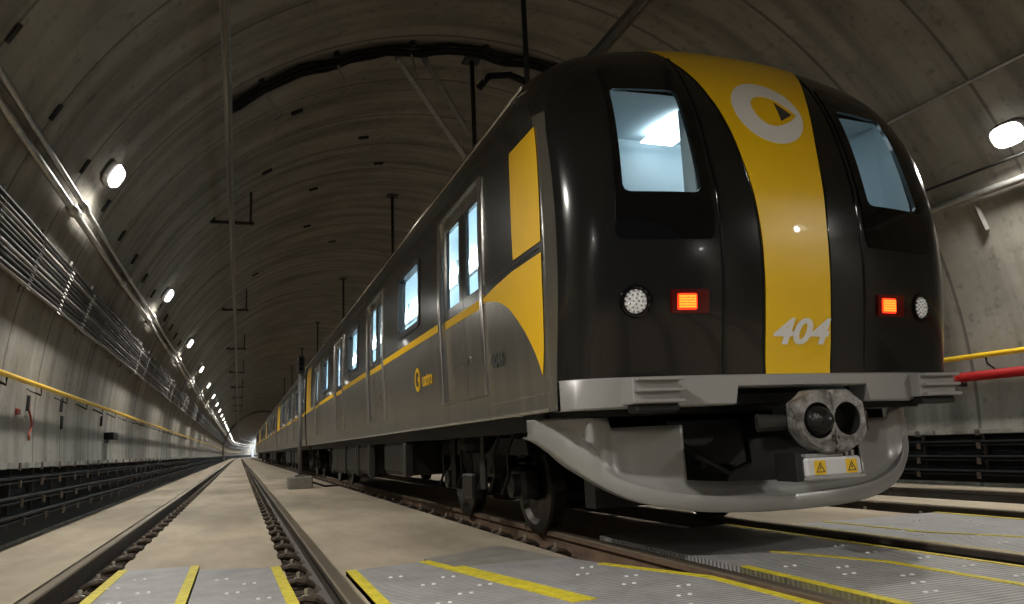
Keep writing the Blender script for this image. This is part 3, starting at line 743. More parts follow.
def make_car(root, y0, y1, doors, wins, yel, lead):
    dw = .575; ww = .50
    def inop(ya, za):
        for d in doors:
            if d-dw-.03 < ya < d+dw+.03 and DZ0 < za < DZ1: return True
        for w in wins:
            if w-ww < ya < w+ww and WZ0 < za < WZ1: return True
        return False
    br = {y1}
    for d in doors: br |= {d-dw-.03, d+dw+.03}
    for w in wins: br |= {w-ww, w+ww}
    br = sorted(br); ys_ = []
    prev = (4.7 if lead else y0); ys_.append(prev)
    for b in br:
        k = max(1, round((b-prev)/.9))
        for j in range(1, k+1): ys_.append(prev + (b-prev)*j/k)
        prev = b
    def start(z): return seam(z) if lead else y0
    zones = [('lower_panel', 0, ZB.index(ZT), 'steel'), ('upper_panel', ZB.index(ZT), ZB.index(2.72), 'charcoal'), ('roof', ZB.index(2.72), len(ZB)-1, 'steelroof')]
    for nm, a, b, mt in zones:
        for sg in (-1, 1):
            rows = []
            for z in ZB[a:b+1]:
                y_s = [min(start(z), 5.35) if lead else y0] + ([max(start(z)+.02, 4.42)] if lead else []) + ([max(q, start(z)+.03) for q in ys_] if lead else ys_[1:])
                rows.append([side_pt(sg, q, z) for q in y_s])
            def skip(i, j, rows=rows, a=a):
                ya = (rows[i][j][1]+rows[i][j+1][1])/2; za = (ZB[a+i]+ZB[a+i+1])/2
                return inop(ya, za)
            o_ = MB().grid(rows, skip).build(nm, M['steel'] if mt == 'steel' else (M['charcoal'] if mt == 'charcoal' else M['steelroof']), root, True, angle=40)
            if nm == 'roof': pass
    # cantrail gutter
    for sg in (-1, 1):
        MB().tube([side_pt(sg, (4.3 if lead else y0), 2.93, -.012), side_pt(sg, y1, 2.93, -.012)], .018, 6).build('gutter', M['steel'], root, True)
        MB().tube([side_pt(sg, (4.0 if lead else y0), .845, .004), side_pt(sg, y1, .845, .004)], .012, 6).build('sill_edge', M['steel'], root)
        MB().tube([side_pt(sg, (3.98 if lead else y0), 1.768, .002), side_pt(sg, (5.0 if lead else y0+.5), 1.768, .002)], .007, 4).build('panel_joint', M['frame'], root)
    # lining
    zi = [.95] + [z for z in ZB if .99 < z < 2.75] + [2.75]
    for sg in (-1, 1):
        rows = [[side_pt(sg, q, z, .065) for q in ys_] for z in zi]
        MB().grid(rows, lambda i, j: inop((ys_[j]+ys_[j+1])/2, (zi[i]+zi[i+1])/2)).build('side_lining', M['lining'], root)
    e = MB(); ya = 4.75 if lead else y0+.03
    for (z) in (.95, 2.75): e.add([(XC-1.35, ya, z), (XC+1.35, ya, z), (XC+1.35, y1-.03, z), (XC-1.35, y1-.03, z)], [(0,1,2,3)])
    e.build('floor_and_ceiling', M['lining'], root)
    for yy in (ya, y1-.02):
        MB().box(XC-1.36, XC+1.36, yy-.015, yy+.015, .84, 2.9).build('end_partition', M['lining'] if lead else M['undergrey'], root)
    if True:   # outer end wall and gangway
        MB().box(XC-.6, XC+.6, y1+.002, y1+.29, .95, 2.95, .03).build('gangway_bellows', M['black'], root)
        rows = [[(XC-wb(z), y1, z) for z in ZB], [(XC+wb(z), y1, z) for z in ZB]]; MB().grid(rows).build('end_wall', M['charcoal'], root)
        if not lead:
            rows = [[(XC-wb(z), y0, z) for z in ZB], [(XC+wb(z), y0, z) for z in ZB]]; MB().grid(rows).build('end_wall', M['charcoal'], root)
    for sg in (-1, 1):
        MB().box(XC+sg*.55-.07, XC+sg*.55+.07, ya+.3, y1-.3, 2.70, 2.735).build('ceiling_lamp', M['tube'], root)
        hb = MB().tube([(XC+sg*.75, ya+.3, 2.45), (XC+sg*.75, y1-.3, 2.45)], .017, 6)
        for q in range(int((y1-ya)/1.35)):
            hb.tube([(XC+sg*.75, ya+.7+1.35*q, 2.45), (XC+sg*.75, ya+.7+1.35*q, 2.74)], .014, 6)
            if q % 2: hb.tube([(XC+sg*.75, ya+.7+1.35*q, 2.45), (XC+sg*.75, ya+.7+1.35*q, .96)], .017, 6)
        hb.build('grab_rail', M['steelbright'], root, True)
        s_ = MB()
        for w in wins: s_.box(*sorted((XC+sg*.95, XC+sg*1.33)), w-.8, w+.8, 1.2, 1.32, .03); s_.box(*sorted((XC+sg*1.26, XC+sg*1.34)), w-.8, w+.8, 1.32, 1.8, .02)
        s_.build('bench_seat', M['seat'], root)
    for sg in (-1, 1):
        for w in wins:
            fr_o = rrect(w-ww-.035, w+ww+.035, WZ0-.035, WZ1+.035, .09); fr_i = rrect(w-ww+.02, w+ww-.02, WZ0+.02, WZ1-.02, .07)
            rows = [[side_pt(sg, *p, -.001) for p in fr_o], [side_pt(sg, *p, -.010) for p in fr_o], [side_pt(sg, *p, -.010) for p in fr_i], [side_pt(sg, *p, .065) for p in fr_i]]
            fo = MB().grid(rows, close=True).build('window', M['frame'], root)
            MB().add([side_pt(sg, *p, .012) for p in fr_i], [tuple(range(len(fr_i)))]).build('pane', M['glass'], fo)
        for d in doors:
            for yy in (d-dw-.035, d+dw+.035):
                f = MB()
                rows = [[side_pt(sg, yy+dy, z, i_) for dy, i_ in ((-.028, -.004), (-.024, -.016), (.024, -.016), (.028, -.004), (.028, .07), (-.028, .07))] for z in [DZ0-.02, 1.3, ZT, 1.9, 2.1, 2.3, 2.46, DZ1+.03]]
                f.grid(rows, close=True)
                f.build('door_post', M['steelbright'], root, True, angle=30)
            for zz, t_, nm_ in ((DZ1+.015, .02, 'door_header'), (DZ0-.012, .012, 'door_sill')):
                MB().box(*sorted((XC+sg*(wb(zz)+.012), XC+sg*(wb(zz)-.08))), d-dw-.05, d+dw+.05, zz-t_, zz+t_).build(nm_, M['steel'], root)
            for lf in (-1, 1):
                ya_, yb_ = sorted((d+lf*.006, d+lf*(dw+.01)))
                gy0, gy1 = (ya_+.10 if lf > 0 else ya_+.09), (yb_-.09 if lf > 0 else yb_-.10)
                gz0, gz1 = 1.80, 2.47
                yl = [ya_, gy0, gy1, yb_]; zl = [DZ0, 1.3, 1.5, ZT, gz0, 2.0, 2.25, gz1, DZ1]
                ins = .035
                rows = [[side_pt(sg, q, z, ins) for q in yl] for z in zl]
                dm = MB(); dm.grid(rows, lambda i, j: j == 1 and 4 <= i <= 6)
                dm.mi = []
                for fc in dm.f: dm.mi.append(0 if sum(dm.v[k][2] for k in fc)/4 < ZT else 1)
                leaf = dm.build('door_leaf', [M['steel'], M['doorpaint']], root)
                solid(leaf, .028, 1 if sg < 0 else -1)
                gp = quadpts([(gy0, gz0), (gy1, gz0), (gy1, gz1), (gy0, gz1)], .03, 3)
                MB().add([side_pt(sg, *p, ins+.012) for p in gp], [tuple(range(len(gp)))]).build('pane', M['glass'], leaf)
                MB().box(*sorted((XC+sg*(wb(1.3)-ins), XC+sg*(wb(1.3)-ins+.012))), d+lf*.10-.03, d+lf*.10+.03, 1.27, 1.33, .004).build('door_handle', M['steelbright'], leaf)
            # yellow belt over door
            st = MB().grid([[side_pt(sg, q, z, .032) for q in (d-dw+.01, d+dw-.01)] for z in (1.645, 1.71)]); st.build('yellow_belt', M['yside'], root)
        # belt line between doors
        segs = []; a_ = 5.05 if lead else y0
        for d in doors: 
            if d-dw-.06 > a_: segs.append((a_, d-dw-.065))
            a_ = d+dw+.065
        segs.append((a_, y1))
        for a_, b_ in segs:
            MB().grid([[side_pt(sg, q, z, -.003) for q in (a_, b_)] for z in (1.645, 1.68, 1.71)]).build('yellow_belt', M['yside'], root)
        if yel:
            MB().grid([[side_pt(sg, q, z, -.004) for q in yel] for z in (1.72, 1.9, 2.1, 2.3, 2.5, 2.6, 2.72)]).build('yellow_panel', M['yside'], root)
        rv = MB()
        yy = (4.0 if lead else y0+.2)
        while yy < (y1-.2 if lead and yy > 99 else min(y1, y0+3.0 if not lead else 5.0)):
            rv.lathe([(0,0),(.006,0),(.004,sg*.004),(0,sg*.005)], (XC+sg*wb(.94), yy, .94), 'X', 6); yy += .07
        rv.build('rivet_row', M['steelbright'], root)
    # body floor / underframe
    ub = MB().box(XC-1.30, XC+1.30, (4.35 if lead else y0), y1, .74, .85); ub.build('underframe', M['under'], root)

def underboxes(root, lst):
    for (a, b, z0, kind) in lst:
        for sg in (-1, 1):
            x0, x1 = sorted((XC+sg*.55, XC+sg*1.27))
            ob = MB().box(x0, x1, a, b, z0, .76, .025).build('equipment_case', M['under'], root)
            xo = XC+sg*1.28
            k = max(1, int((b-a)/.8))
            for q in range(k):
                c0 = a + (b-a)*q/k
                MB().box(*sorted((xo-.01, xo+sg*.012)), c0+.03, c0+(b-a)/k-.05, z0+.05, .70, .01).build('case_cover', M['bogie'], ob)
            if kind: 
                p_ = MB().box(*sorted((XC+sg*1.22, XC+sg*1.31)), a-.20, a-.05, z0+.0, .72, .01); p_.build('support_leg', M['undergrey'], root)

M['steelroof'] = mat('roof_steel', (.10, .095, .085), .3, .8, noise=.2, nscale=3)
# ---- lead car
Y1 = 20.55
lead = empty('train_car', (XC, 12, 0), 'lead car of the metro train, with black and yellow nose numbered 404', 'train car', 'cars of the metro train')
make_car(lead, 3.9, Y1, [5.70, 9.75, 13.6, 17.7], [7.62, 11.75, 15.72], (19.15, 20.4), True)
bogie(lead, 6.85); bogie(lead, 17.6)
underboxes(lead, [(8.75, 10.0, .36, 1), (11.3, 12.2, .32, 1), (12.55, 13.7, .30, 1), (14.0, 15.9, .28, 0)])
for yy in (11.15, 12.3, 13.9):
    MB().box(XC-1.30, XC-1.22, yy-.06, yy+.06, .28, .74, .01).build('support_leg', M['undergrey'], lead)

# ---- nose shell
ZN = [.835, .91, .985, 1.1, 1.25, 1.4, 1.55, 1.7, 1.85, 1.99, 2.15, 2.3, 2.45, 2.6, 2.745, 2.8, 2.85, 2.9, 2.95, 3.0, 3.04, 3.08, 3.12, 3.16, 3.2, 3.23, 3.26, 3.28, 3.295, 3.31, 3.32, 3.33, 3.337, 3.345]
XS = [0, .12, .25, .38, .5, .58, .7, .82, .94, 1.07, 1.15]
def nose_row(z):
    w = wn(z); s_ = min(1, w/1.365)*(1 - .055*max(0, min(1, (z-1.99)/.755))); xs = [x*s_ for x in XS]; b = xs[-1]
    xs += [b + (w-b)*t for t in (.2, .4, .55, .7, .8, .84, .92, 1.0)]
    right = [NP(x, z) for x in xs]; left = [NP(-x, z) for x in xs[1:]][::-1]
    yb, ye = Yn(w, z), seam(z); bw = wb(z)
    sd = []
    for t in (.25, .5, .75, 1.0):
        sd.append((w + (bw-w)*(1-(1-t)**2), yb + (ye-yb)*t))
    return [(XC-a, b_, z) for a, b_ in sd][::-1] + left + right + [(XC+a, b_, z) for a, b_ in sd]
rows = [nose_row(z) for z in ZN]
def nskip(i, j):
    za = (ZN[i]+ZN[i+1])/2; xa = (rows[i][j][0]+rows[i][j+1][0])/2 - XC; ya = rows[i][j][1]
    return 1.99 < za < 2.745 and 5 <= abs(j-22) - (0 if j >= 22 else 1) <= 8
def post(i, j):
    c = len(rows[0]); return ZN[i] < 2.60 and (j < 5 or j >= c-6)
ns = MB().grid(rows, lambda i, j: nskip(i, j) or post(i, j) or ZN[i] < .98).build('nose_shell', M['nose'], lead, True)
for side_ in (0, 1):
    MB().grid(rows, lambda i, j: not post(i, j) or (j < 10) != (side_ == 0)).build('corner_post', M['steel'], lead, True)
# inner cab
cab = MB()
cab.add([(XC-1.3, 3.80, .99), (XC+1.3, 3.80, .99), (XC+1.3, 4.74, .99), (XC-1.3, 4.74, .99)], [(0,1,2,3)])
cab.build('cab_floor', M['seat'], lead)
cb = MB(); 
# ceiling of the cab follows the nose, reveals around windows
cb.grid([[(XC+x, max(3.9, Yn(x, 2.79)+.05), 2.78) for x in (-1.2, -.6, 0, .6, 1.2)], [(XC+x, 4.74, 2.84) for x in (-1.2, -.6, 0, .6, 1.2)]])
for sg in (-1, 1):
    cb.grid([[(XC+sg*1.22, y_, z) for y_ in (3.99, 4.74)] for z in (1.0, 2.0, 2.82)])
    cb.grid([[(XC+sg*x_, y_, z) for x_, y_ in ((1.065, Yn(1.08, z)+.035), (1.20, 4.0), (1.22, 4.74))] for z in (1.9, 2.1, 2.3, 2.5, 2.65, 2.78)])
    for xa, xb, fl in ((.50, .50, 0),):
        cb.grid([[(XC+sg*x_, y_, z) for x_, y_ in ((.52, Yn(.55, z)+.03), (.42, Yn(.5, z)+.22))] for z in (1.9, 2.1, 2.3, 2.5, 2.7, 2.78)])
cb.build('cab_lining', M['lining'], lead)
MB().box(XC-.38, XC+.38, 3.92, 4.05, .99, 2.76).build('cab_centre_door_lining', M['lining'], lead)
for sg in (-1, 1):
    MB().box(XC+sg*.22-.13, XC+sg*.22+.13, 4.12, 4.6, 2.76, 2.776).build('cab_ceiling_lamp', M['cabtube'], lead)
cp = MB().tube([(XC-1.25, 4.68, 2.05), (XC-.45, 4.68, 2.42)], .02, 6); cp.tube([(XC+.4, 4.68, 2.05), (XC+1.25, 4.68, 2.4)], .02, 6); cp.build('cab_diagonal_trim', M['seat'], lead)
cp = MB()
for a, b in (((-1.08, 2.50), (-.88, 2.62)), ((-.88, 2.62), (-.84, 2.54)), ((-.84, 2.54), (-1.06, 2.40))):
    cp.tube([(XC+a[0], 4.1, a[1]), (XC+b[0], 4.1, b[1])], .014, 6)
cp.build('sun_visor_frame', M['white'], lead)
# window masks, panes
for sg in (-1, 1):
    oc = [(sg*1.125, 1.75), (sg*.54, 1.75), (sg*.535, 2.925), (sg*1.03, 2.92)]
    ic = [(sg*1.062, 2.02), (sg*.60, 2.022), (sg*.60, 2.725), (sg*1.015, 2.722)]
    if sg > 0: oc.reverse(); ic.reverse()
    n_ = 96; O_ = resamp(quadpts(oc, .03), n_); I_ = resamp(quadpts(ic, .045), n_)
    # both loops about the window centre
    rows_ = [[NP(*p, -.004) for p in O_]]
    for t in (0, .2, .4, .6, .8, 1): rows_.append([NP(a[0]+(b[0]-a[0])*t, a[1]+(b[1]-a[1])*t, .007) for a, b in zip(O_, I_)])
    rows_.append([NP(*p, -.02) for p in I_])
    mk = MB().grid(rows_, close=True).build('windscreen_surround', M['mask'], lead, True, angle=35)
    cxx = sum(p[0] for p in I_)/n_; czz = sum(p[1] for p in I_)/n_
    MB().grid([[NP(cxx+(p[0]-cxx)*t, czz+(p[1]-czz)*t, -.002) for p in I_] for t in (1, .66, .33, .01)], close=True).build('windscreen', M['glass'], mk, True)
# yellow centre band
bz_ = [.985,1.2,1.4,1.6,1.8,2.0,2.2,2.4,2.6,2.8,2.9,3.0,3.1,3.2,3.28,3.32]; bw_ = [.224,.228,.228,.229,.233,.246,.268,.295,.337,.395,.432,.478,.52,.55,.50,.36]
zz = [.985 + (3.325-.985)*k/60 for k in range(61)]
def bwid(z): return spl(z, bz_, bw_)
rows_ = []
for z in zz:
    w = bwid(z); r_ = [NP(-w, z, -.001)] + [NP(-w + 2*w*k/14, z, .006) for k in range(15)] + [NP(w, z, -.001)]
    rows_.append(r_)
band = MB().grid(rows_).build('yellow_centre_band', M['yellow'], lead, True, angle=50)
# emblem: white ring with off-centre opening and dark arrowhead
n_ = 72
outer = [(.017 + .252*math.cos(2*PI*k/n_), 2.628 + .236*math.sin(2*PI*k/n_)) for k in range(n_)]
inner0 = [(-.097,2.65),(-.088,2.70),(-.04,2.742),(.045,2.757),(.124,2.727),(.185,2.677),(.235,2.624),(.158,2.565),(.051,2.518),(-.021,2.524),(-.075,2.575)]
inner = resamp(inner0, n_)
for _ in range(5):
    inner = [p if p[0] > .195 else ((inner[i-1][0]+p[0]*2+inner[(i+1) % n_][0])/4, (inner[i-1][1]+p[1]*2+inner[(i+1) % n_][1])/4) for i, p in enumerate(inner)]
ring_nose(outer, inner, .0085, .004).build('emblem_ring', M['white'], band)
fill_nose([(.096,2.712),(.096,2.566),(.192,2.624)], .0095, .004).build('emblem_arrowhead', M['dark'], band)
text_mesh('404', .20, lambda a, b: NP(a-.003, 1.228+b, .012), 'number_404', M['white'], band, shear=.30, bold=.006, width=1.28)
# door seams (dark rubber beads) on either side of the centre door
for sg in (-1, 1):
    zq = [.985 + (3.05-.985)*k/40 for k in range(41)]
    MB().tube([NP(sg*.50, z, .001) for z in zq], .008, 6).build('door_seal', M['mask'], lead, True)
    MB().tube([NP(sg*(bwid(z)+.012), z, .001) for z in zq], .005, 6).build('band_edge_trim', M['mask'], lead, True)
# headlights and tail lights
for sg in (-1, 1):
    hx, hz_ = sg*1.018, 1.404
    def circ(r, cx=hx, cz=hz_, n=28): return [(cx+r*math.cos(2*PI*k/n), cz+r*math.sin(2*PI*k/n)) for k in range(n)]
    c0 = NP(hx, hz_)
    rows_ = [[NP(*p, -.005) for p in circ(.092)], [NP(*p, .012) for p in circ(.088)], [NP(*p, .012) for p in circ(.075)], [NP(*p, -.004) for p in circ(.070)]]
    hl = MB().grid(rows_, close=True).build('headlight', M['mask'], lead, True, angle=35)
    MB().grid([[NP(*p, -.002+.008*(1-t*t)) for p in circ(.070*t+.0005)] for t in (1, .85, .6, .3, 0)], close=True).build('headlight_lens', M['headlens'], hl, True)
    dm = MB()
    for rr_, nn_ in ((.058, 14), (.038, 9), (.016, 4)):
        for q in range(nn_):
            a = 2*PI*q/nn_; p = NP(hx+rr_*math.cos(a), hz_+rr_*math.sin(a), .004); dm.lathe([(0,-.006),(.0055,-.004),(.007,.002)], p, 'Y', 6)
    dm.build('reflector_cups', M['chrome'], hl)
    x0, x1 = sorted((sg*.60, sg*.822))
    rp = quadpts([(x0, 1.335), (x1, 1.335), (x1, 1.465), (x0, 1.465)], .012, 3)
    tlt = fill_nose(rp, .014, .018).build('tail_light', M['redlens'], lead)
    lx0, lx1 = (-.79, -.675) if sg < 0 else (.625, .745)
    fill_nose(quadpts([(lx0, 1.352), (lx1, 1.352), (lx1, 1.442), (lx0, 1.442)], .012, 3), .018, .005).build('led_panel', M['led'], tlt)
    dm = MB()
    for a in range(6):
        for b in range(5):
            p = NP(lx0+.016+(lx1-lx0-.032)*a/5, 1.368+.058*b/4, .019); dm.box(p[0]-.0065, p[0]+.0065, p[1]-.006, p[1]+.002, p[2]-.005, p[2]+.005)
    dm.build('led_dots', M['ledhot'], tlt)
# bumper beam
def beam_pt(x, z, d): 
    return (XC+x, 3.63+off(x, 1.0)-d, z)
def perim(z0, z1, d, x_list, back):
    out = []
    for x in x_list: out.append((beam_pt(x, z0, d), beam_pt(x, z1, d)))
    return out
xs_ = [-1.40,-1.385,-1.34,-1.28,-1.2,-1.1,-.95,-.8,-.6,-.47,-.46,-.44,-.3,-.15,0,.15,.3,.46,.48,.49,.6,.8,.95,1.1,1.2,1.28,1.34,1.385,1.40]
def beam_low(x): return .925 if -.45 <= x <= .475 else .83
bm = MB(); rows_ = []
for x in xs_:
    zl = beam_low(x); rows_.append([beam_pt(x, zl, -.10), beam_pt(x, zl, .030), beam_pt(x, zl+.008, .038), beam_pt(x, .985, .038), beam_pt(x, .995, .030), beam_pt(x, .995, -.10)])
bm.grid(rows_).build('bumper_beam', M['beam'], lead, True, angle=30)
for sg in (-1, 1):
    pl = MB(); x0, x1 = sorted((sg*.835, sg*1.115))
    yb = 3.63 + .075
    pl.box(XC+x0, XC+x1, yb-.14, yb+.02, .845, .985, .006)
    plate = pl.build('anti_climber', M['beam'], lead)
    for zc_ in (.857, .915, .973):
        MB().box(XC+x0+.01, XC+x1+.012, yb-.175, yb-.135, zc_-.009, zc_+.009, .004).build('rib', M['beam'], plate)
    MB().box(XC+x0+.02, XC+x1-.0, yb-.13, yb-.02, .80, .846, .01).build('bracket', M['under'], plate)
# skirt / obstacle deflector
def sk_off(x): return spl(abs(x), [0,.3,.6,.85,1.0,1.1,1.2,1.3,1.38,1.4], [.15,.170,.225,.30,.36,.41,.47,.56,.70,.80])
XB = [-1.40,-1.37,-1.32,-1.27,-1.16,-1.03,-.9,-.7,-.55,-.25,0]; ZBm = [.70,.665,.605,.54,.45,.365,.31,.265,.245,.229,.226]
def sk_bot(x): return spl(-abs(x), XB, ZBm)
XL = [-1.25,-1.16,-1.10,-1.07,-.89,-.64,-.4,0]; ZL = [.75,.66,.56,.49,.40,.345,.325,.313]
def sk_lip(x): return spl(-abs(x), XL, ZL)
def sk_top(x): return .735 if abs(x) < 1.02 else (.735 + .058*min(1, (abs(x)-1.02)/.02))
def sk_pt(x, t):
    ex = max(0, abs(x)-1.40)
    if ex > 0:
        p = sk_pt(math.copysign(1.40, x), t); zb = .56 + .20*(ex/.36)**.8
        z = .79 - (.79-p[2])*(.79-zb)/(.79-.56); return (p[0], p[1]+ex, z)
    zb, zl, zt = sk_bot(x), sk_lip(x), sk_top(x)
    zl = max(zb+.045, min(zl, zt-.05))
    rec = max(0, min(1, (1.13-abs(x))/.16)); rec = .085*rec*rec*(3-2*rec)
    # t rows: bottom edge tuck, lower face, lip, concave sweep, upper panel
    base = 3.60 + sk_off(x)
    tab = [(zb+.0, .10), (zb, .012), (zb+.02, 0), (zl-.012, -.0), (zl, .006), (zl+.004, .5*rec+.006), (zl+.03, .8*rec+.006), (zl+.08, .97*rec+.006), (zl+.14, rec+.006)]
    if t < 9: z, r_ = tab[t]; z = min(z, zt-.02*(9-t)/9 if t > 5 else z)
    else: z = max(zl+.14, 0) + (zt-(zl+.14))*(t-8)/5; r_ = rec+.006
    z = min(z, zt)
    return (XC+x, base+r_, z)
xk = sorted(set([-1.36+.04*k for k in range(69)] + [-1.40, 1.40] + [-.62, .66, -1.02, 1.02, -1.05, 1.05, 1.38, -1.38]))
rows_ = [[sk_pt(x, t) for t in range(14)] for x in xk]
def kskip(i, j):
    xa = (xk[i]+xk[i+1])/2; za = sum(rows_[a][b][2] for a in (i, i+1) for b in (j, j+1))/4
    if -.62 < xa < .66 and j >= 7: return True
    return False
sk = MB().grid(rows_, kskip)
sko = sk.build('front_skirt', M['skirt'], lead, True, angle=40); solid(sko, .012, 1)
ru = MB(); ru.box(XC-1.0, XC+1.0, 4.35, 4.5, .26, .80); ru.box(XC-1.28, XC+1.28, 4.02, 4.45, .80, .88); ru.box(XC-1.0, XC+1.0, 3.80, 4.1, .84, .90)
ru.box(XC-.6, XC+1.0, 4.12, 4.35, .25, .76)
ru.build('front_bulkhead', M['under'], lead)
fl = MB(); fl.grid([[(XC+x, 3.60+sk_off(x)+.06, sk_bot(x)+.02), (XC+x, 4.3, sk_bot(x)+.03)] for x in [-1.0+.2*k for k in range(11)]]); fl.build('skirt_floor', M['under'], lead)
# a few things lying in the dark opening
ho = MB()
for k, (a, z) in enumerate(((-.50, .50), (-.42, .50), (-.30, .47))): ho.lathe([(0,0),(.022,0),(.022,.05),(.03,.05),(.03,.09),(0,.1)], (XC+a, 3.92, z), 'Y', 10)
ho.tube([(XC-.62, 4.1, .7), (XC-.55, 3.9, .55), (XC-.38, 3.85, .45), (XC-.2, 3.9, .5), (XC-.1, 4.05, .68)], .018, 6)
ho.build('coupling_hoses', M['under'], lead)
# coupler
cx_, cy_, cz_ = XC+.0, 3.39, .722
def cpoly(s_): return [(-.225*s_, -.05*s_), (-.225*s_, .10*s_), (-.17*s_, .125*s_), (-.13*s_, .165*s_), (.13*s_, .165*s_), (.165*s_, .13*s_), (.215*s_, .10*s_), (.225*s_, -.07*s_), (.17*s_, -.13*s_), (.08*s_, -.175*s_), (-.07*s_, -.175*s_), (-.17*s_, -.12*s_)]
cm = MB(); ca = [(-.100, .0, .097), (.096, .005, .090)]
# face plate with two round openings: built from angular sectors around each opening
def plate_with_holes():
    mb_ = MB(); P = cpoly(1.0)
    for (hx, hz, hr), sgn in ((ca[0], -1), (ca[1], 1)):
        half = [p for p in P if p[0]*sgn > 0]
        loop = sorted(half, key=lambda p: math.atan2(p[1]-hz, (p[0]-hx)*sgn))
        n_ = 40; pts_o = []
        poly = loop + [(0, max(p[1] for p in P)), (0, min(p[1] for p in P))]
        poly = sorted(poly, key=lambda p: math.atan2(p[1]-hz, p[0]-hx))
        for k in range(n_):
            a = 2*PI*k/n_; d = Vector((math.cos(a), math.sin(a))); best = None
            for i in range(len(poly)):
                p = Vector(poly[i])-Vector((hx, hz)); q = Vector(poly[(i+1) % len(poly)])-Vector((hx, hz)); e = q-p; den = d.x*e.y-d.y*e.x
                if abs(den) < 1e-12: continue
                t = (p.x*e.y-p.y*e.x)/den; u = (p.x*d.y-p.y*d.x)/den
                if t > 0 and -1e-6 <= u <= 1+1e-6: best = t if best is None else min(best, t)
            pts_o.append((hx+d.x*best, hz+d.y*best))
        ic_ = [(hx+hr*math.cos(2*PI*k/n_), hz+hr*math.sin(2*PI*k/n_)) for k in range(n_)]
        f_ = lambda p, y_: (cx_+p[0], cy_+y_, cz_+p[1])
        rws = [[f_(p, .10) for p in pts_o], [f_(p, .012) for p in pts_o],
               [f_((p[0]+(q[0]-p[0])*.12, p[1]+(q[1]-p[1])*.12), 0) for p, q in zip(pts_o, ic_)], [f_(q, 0) for q in ic_], [f_(q, .09) for q in ic_]]
        mb_.grid(rws, close=True)
    return mb_
coup = plate_with_holes().build('coupler_head', M['coupler'], lead, True, angle=35)
b = MB()   # cone on the left, cup on the right
b.lathe([(0,-.085),(.025,-.082),(.06,-.045),(.080,.0),(.088,.06),(.09,.10)], (cx_-.098, cy_, cz_), 'Y', 28)
b.build('coupler_cone', M['couplerdark'], coup, True)
MB().lathe([(.090,.0),(.080,.05),(.05,.12),(0,.14)], (cx_+.098, cy_, cz_+.005), 'Y', 28).build('coupler_cup', M['black'], coup, True)
b = MB(); b.lathe([(0,-.012),(.022,-.01),(.026,.002)], (cx_+.0, cy_, cz_-.095), 'Y', 12).build('coupler_bolt', M['coupler'], coup); b = MB(); b.lathe([(.012,-.018),(.017,-.018),(.017,-.006)], (cx_+.0, cy_, cz_-.095), 'Y', 12)
b.build('coupler_bolt', M['coupler'], coup)
MB().lathe([(0,-.012),(.015,-.01),(.018,.002)], (cx_+.005, cy_, cz_-.142), 'Y', 10).build('coupler_bolt', M['coupler'], coup)
b = MB(); b.prism(cpoly(.93), lambda a, c: (cx_+a, cy_+.09, cz_+c), lambda a, c: (cx_+a*.8, cy_+.30, cz_+c*.8))
b.tube([(cx_, cy_+.28, cz_), (cx_, 4.35, cz_)], .085, 12); b.box(cx_+.21, cx_+.27, cy_+.03, cy_+.16, cz_-.07, cz_+.05, .01)
b.build('coupler_shank', M['couplerdark'], lead)
b = MB(); b.tube([(cx_-.33, 3.62, cz_-.0), (cx_-.18, 3.55, cz_)], [.05, .04], 12)
b.build('coupler_side_cylinder', M['undergrey'], lead)
# white electric coupler box with warning labels
wx0, wx1, wz0, wz1, wy = XC-.205, XC+.165, .425, .525, 3.40
wbx = MB().box(wx0, wx1, wy, wy+.16, wz0, wz1, .012).build('electric_coupler_box', M['boxwhite'], lead)
MB().box(wx0-.01, wx1+.01, wy-.012, wy+.1, wz0-.016, wz0, .004).build('box_lip', M['beam'], wbx)
MB().box(wx0-.05, wx0-.008, wy+.02, wy+.2, wz0-.02, wz1+.03, .006).build('box_side_plate', M['under'], wbx)
b = MB(); b.box(wx1-.07, wx1-.05, wy+.04, wy+.08, wz1, wz1+.04); b.box(wx1-.03, wx1-.01, wy+.04, wy+.08, wz1, wz1+.03); b.box(wx0+.02, wx1-.1, wy+.02, wy+.1, wz1, wz1+.02, .006); b.build('hinge_lugs', M['beam'], wbx)
for q in (wx0+.085, wx1-.075):
    lb = MB().box(q-.036, q+.036, wy-.003, wy+.002, .437, .511).build('warning_label', M['warn'], wbx)
for q in (wx0+.085, wx1-.075):
    lbs = MB()
    def T(a, c, q=q): return (q+a, wy-.004, .474+c)
    # hollow triangle with a lightning stroke
    o3 = [(-.029,-.025),(.029,-.025),(0,.029)]; i3 = [(-.021,-.0205),(.021,-.0205),(0,.019)]
    lbs.grid([[T(*p) for p in o3], [T(*p) for p in i3]], close=True)
    lbs.add([T(.003,.014), T(-.006,-.004), T(0,-.004), T(-.004,-.018), T(.006,.001), T(0,.001)], [(0,1,2,5), (2,3,4,5)])
    solid(lbs.build('warning_symbol', M['dark'], wbx), .001)
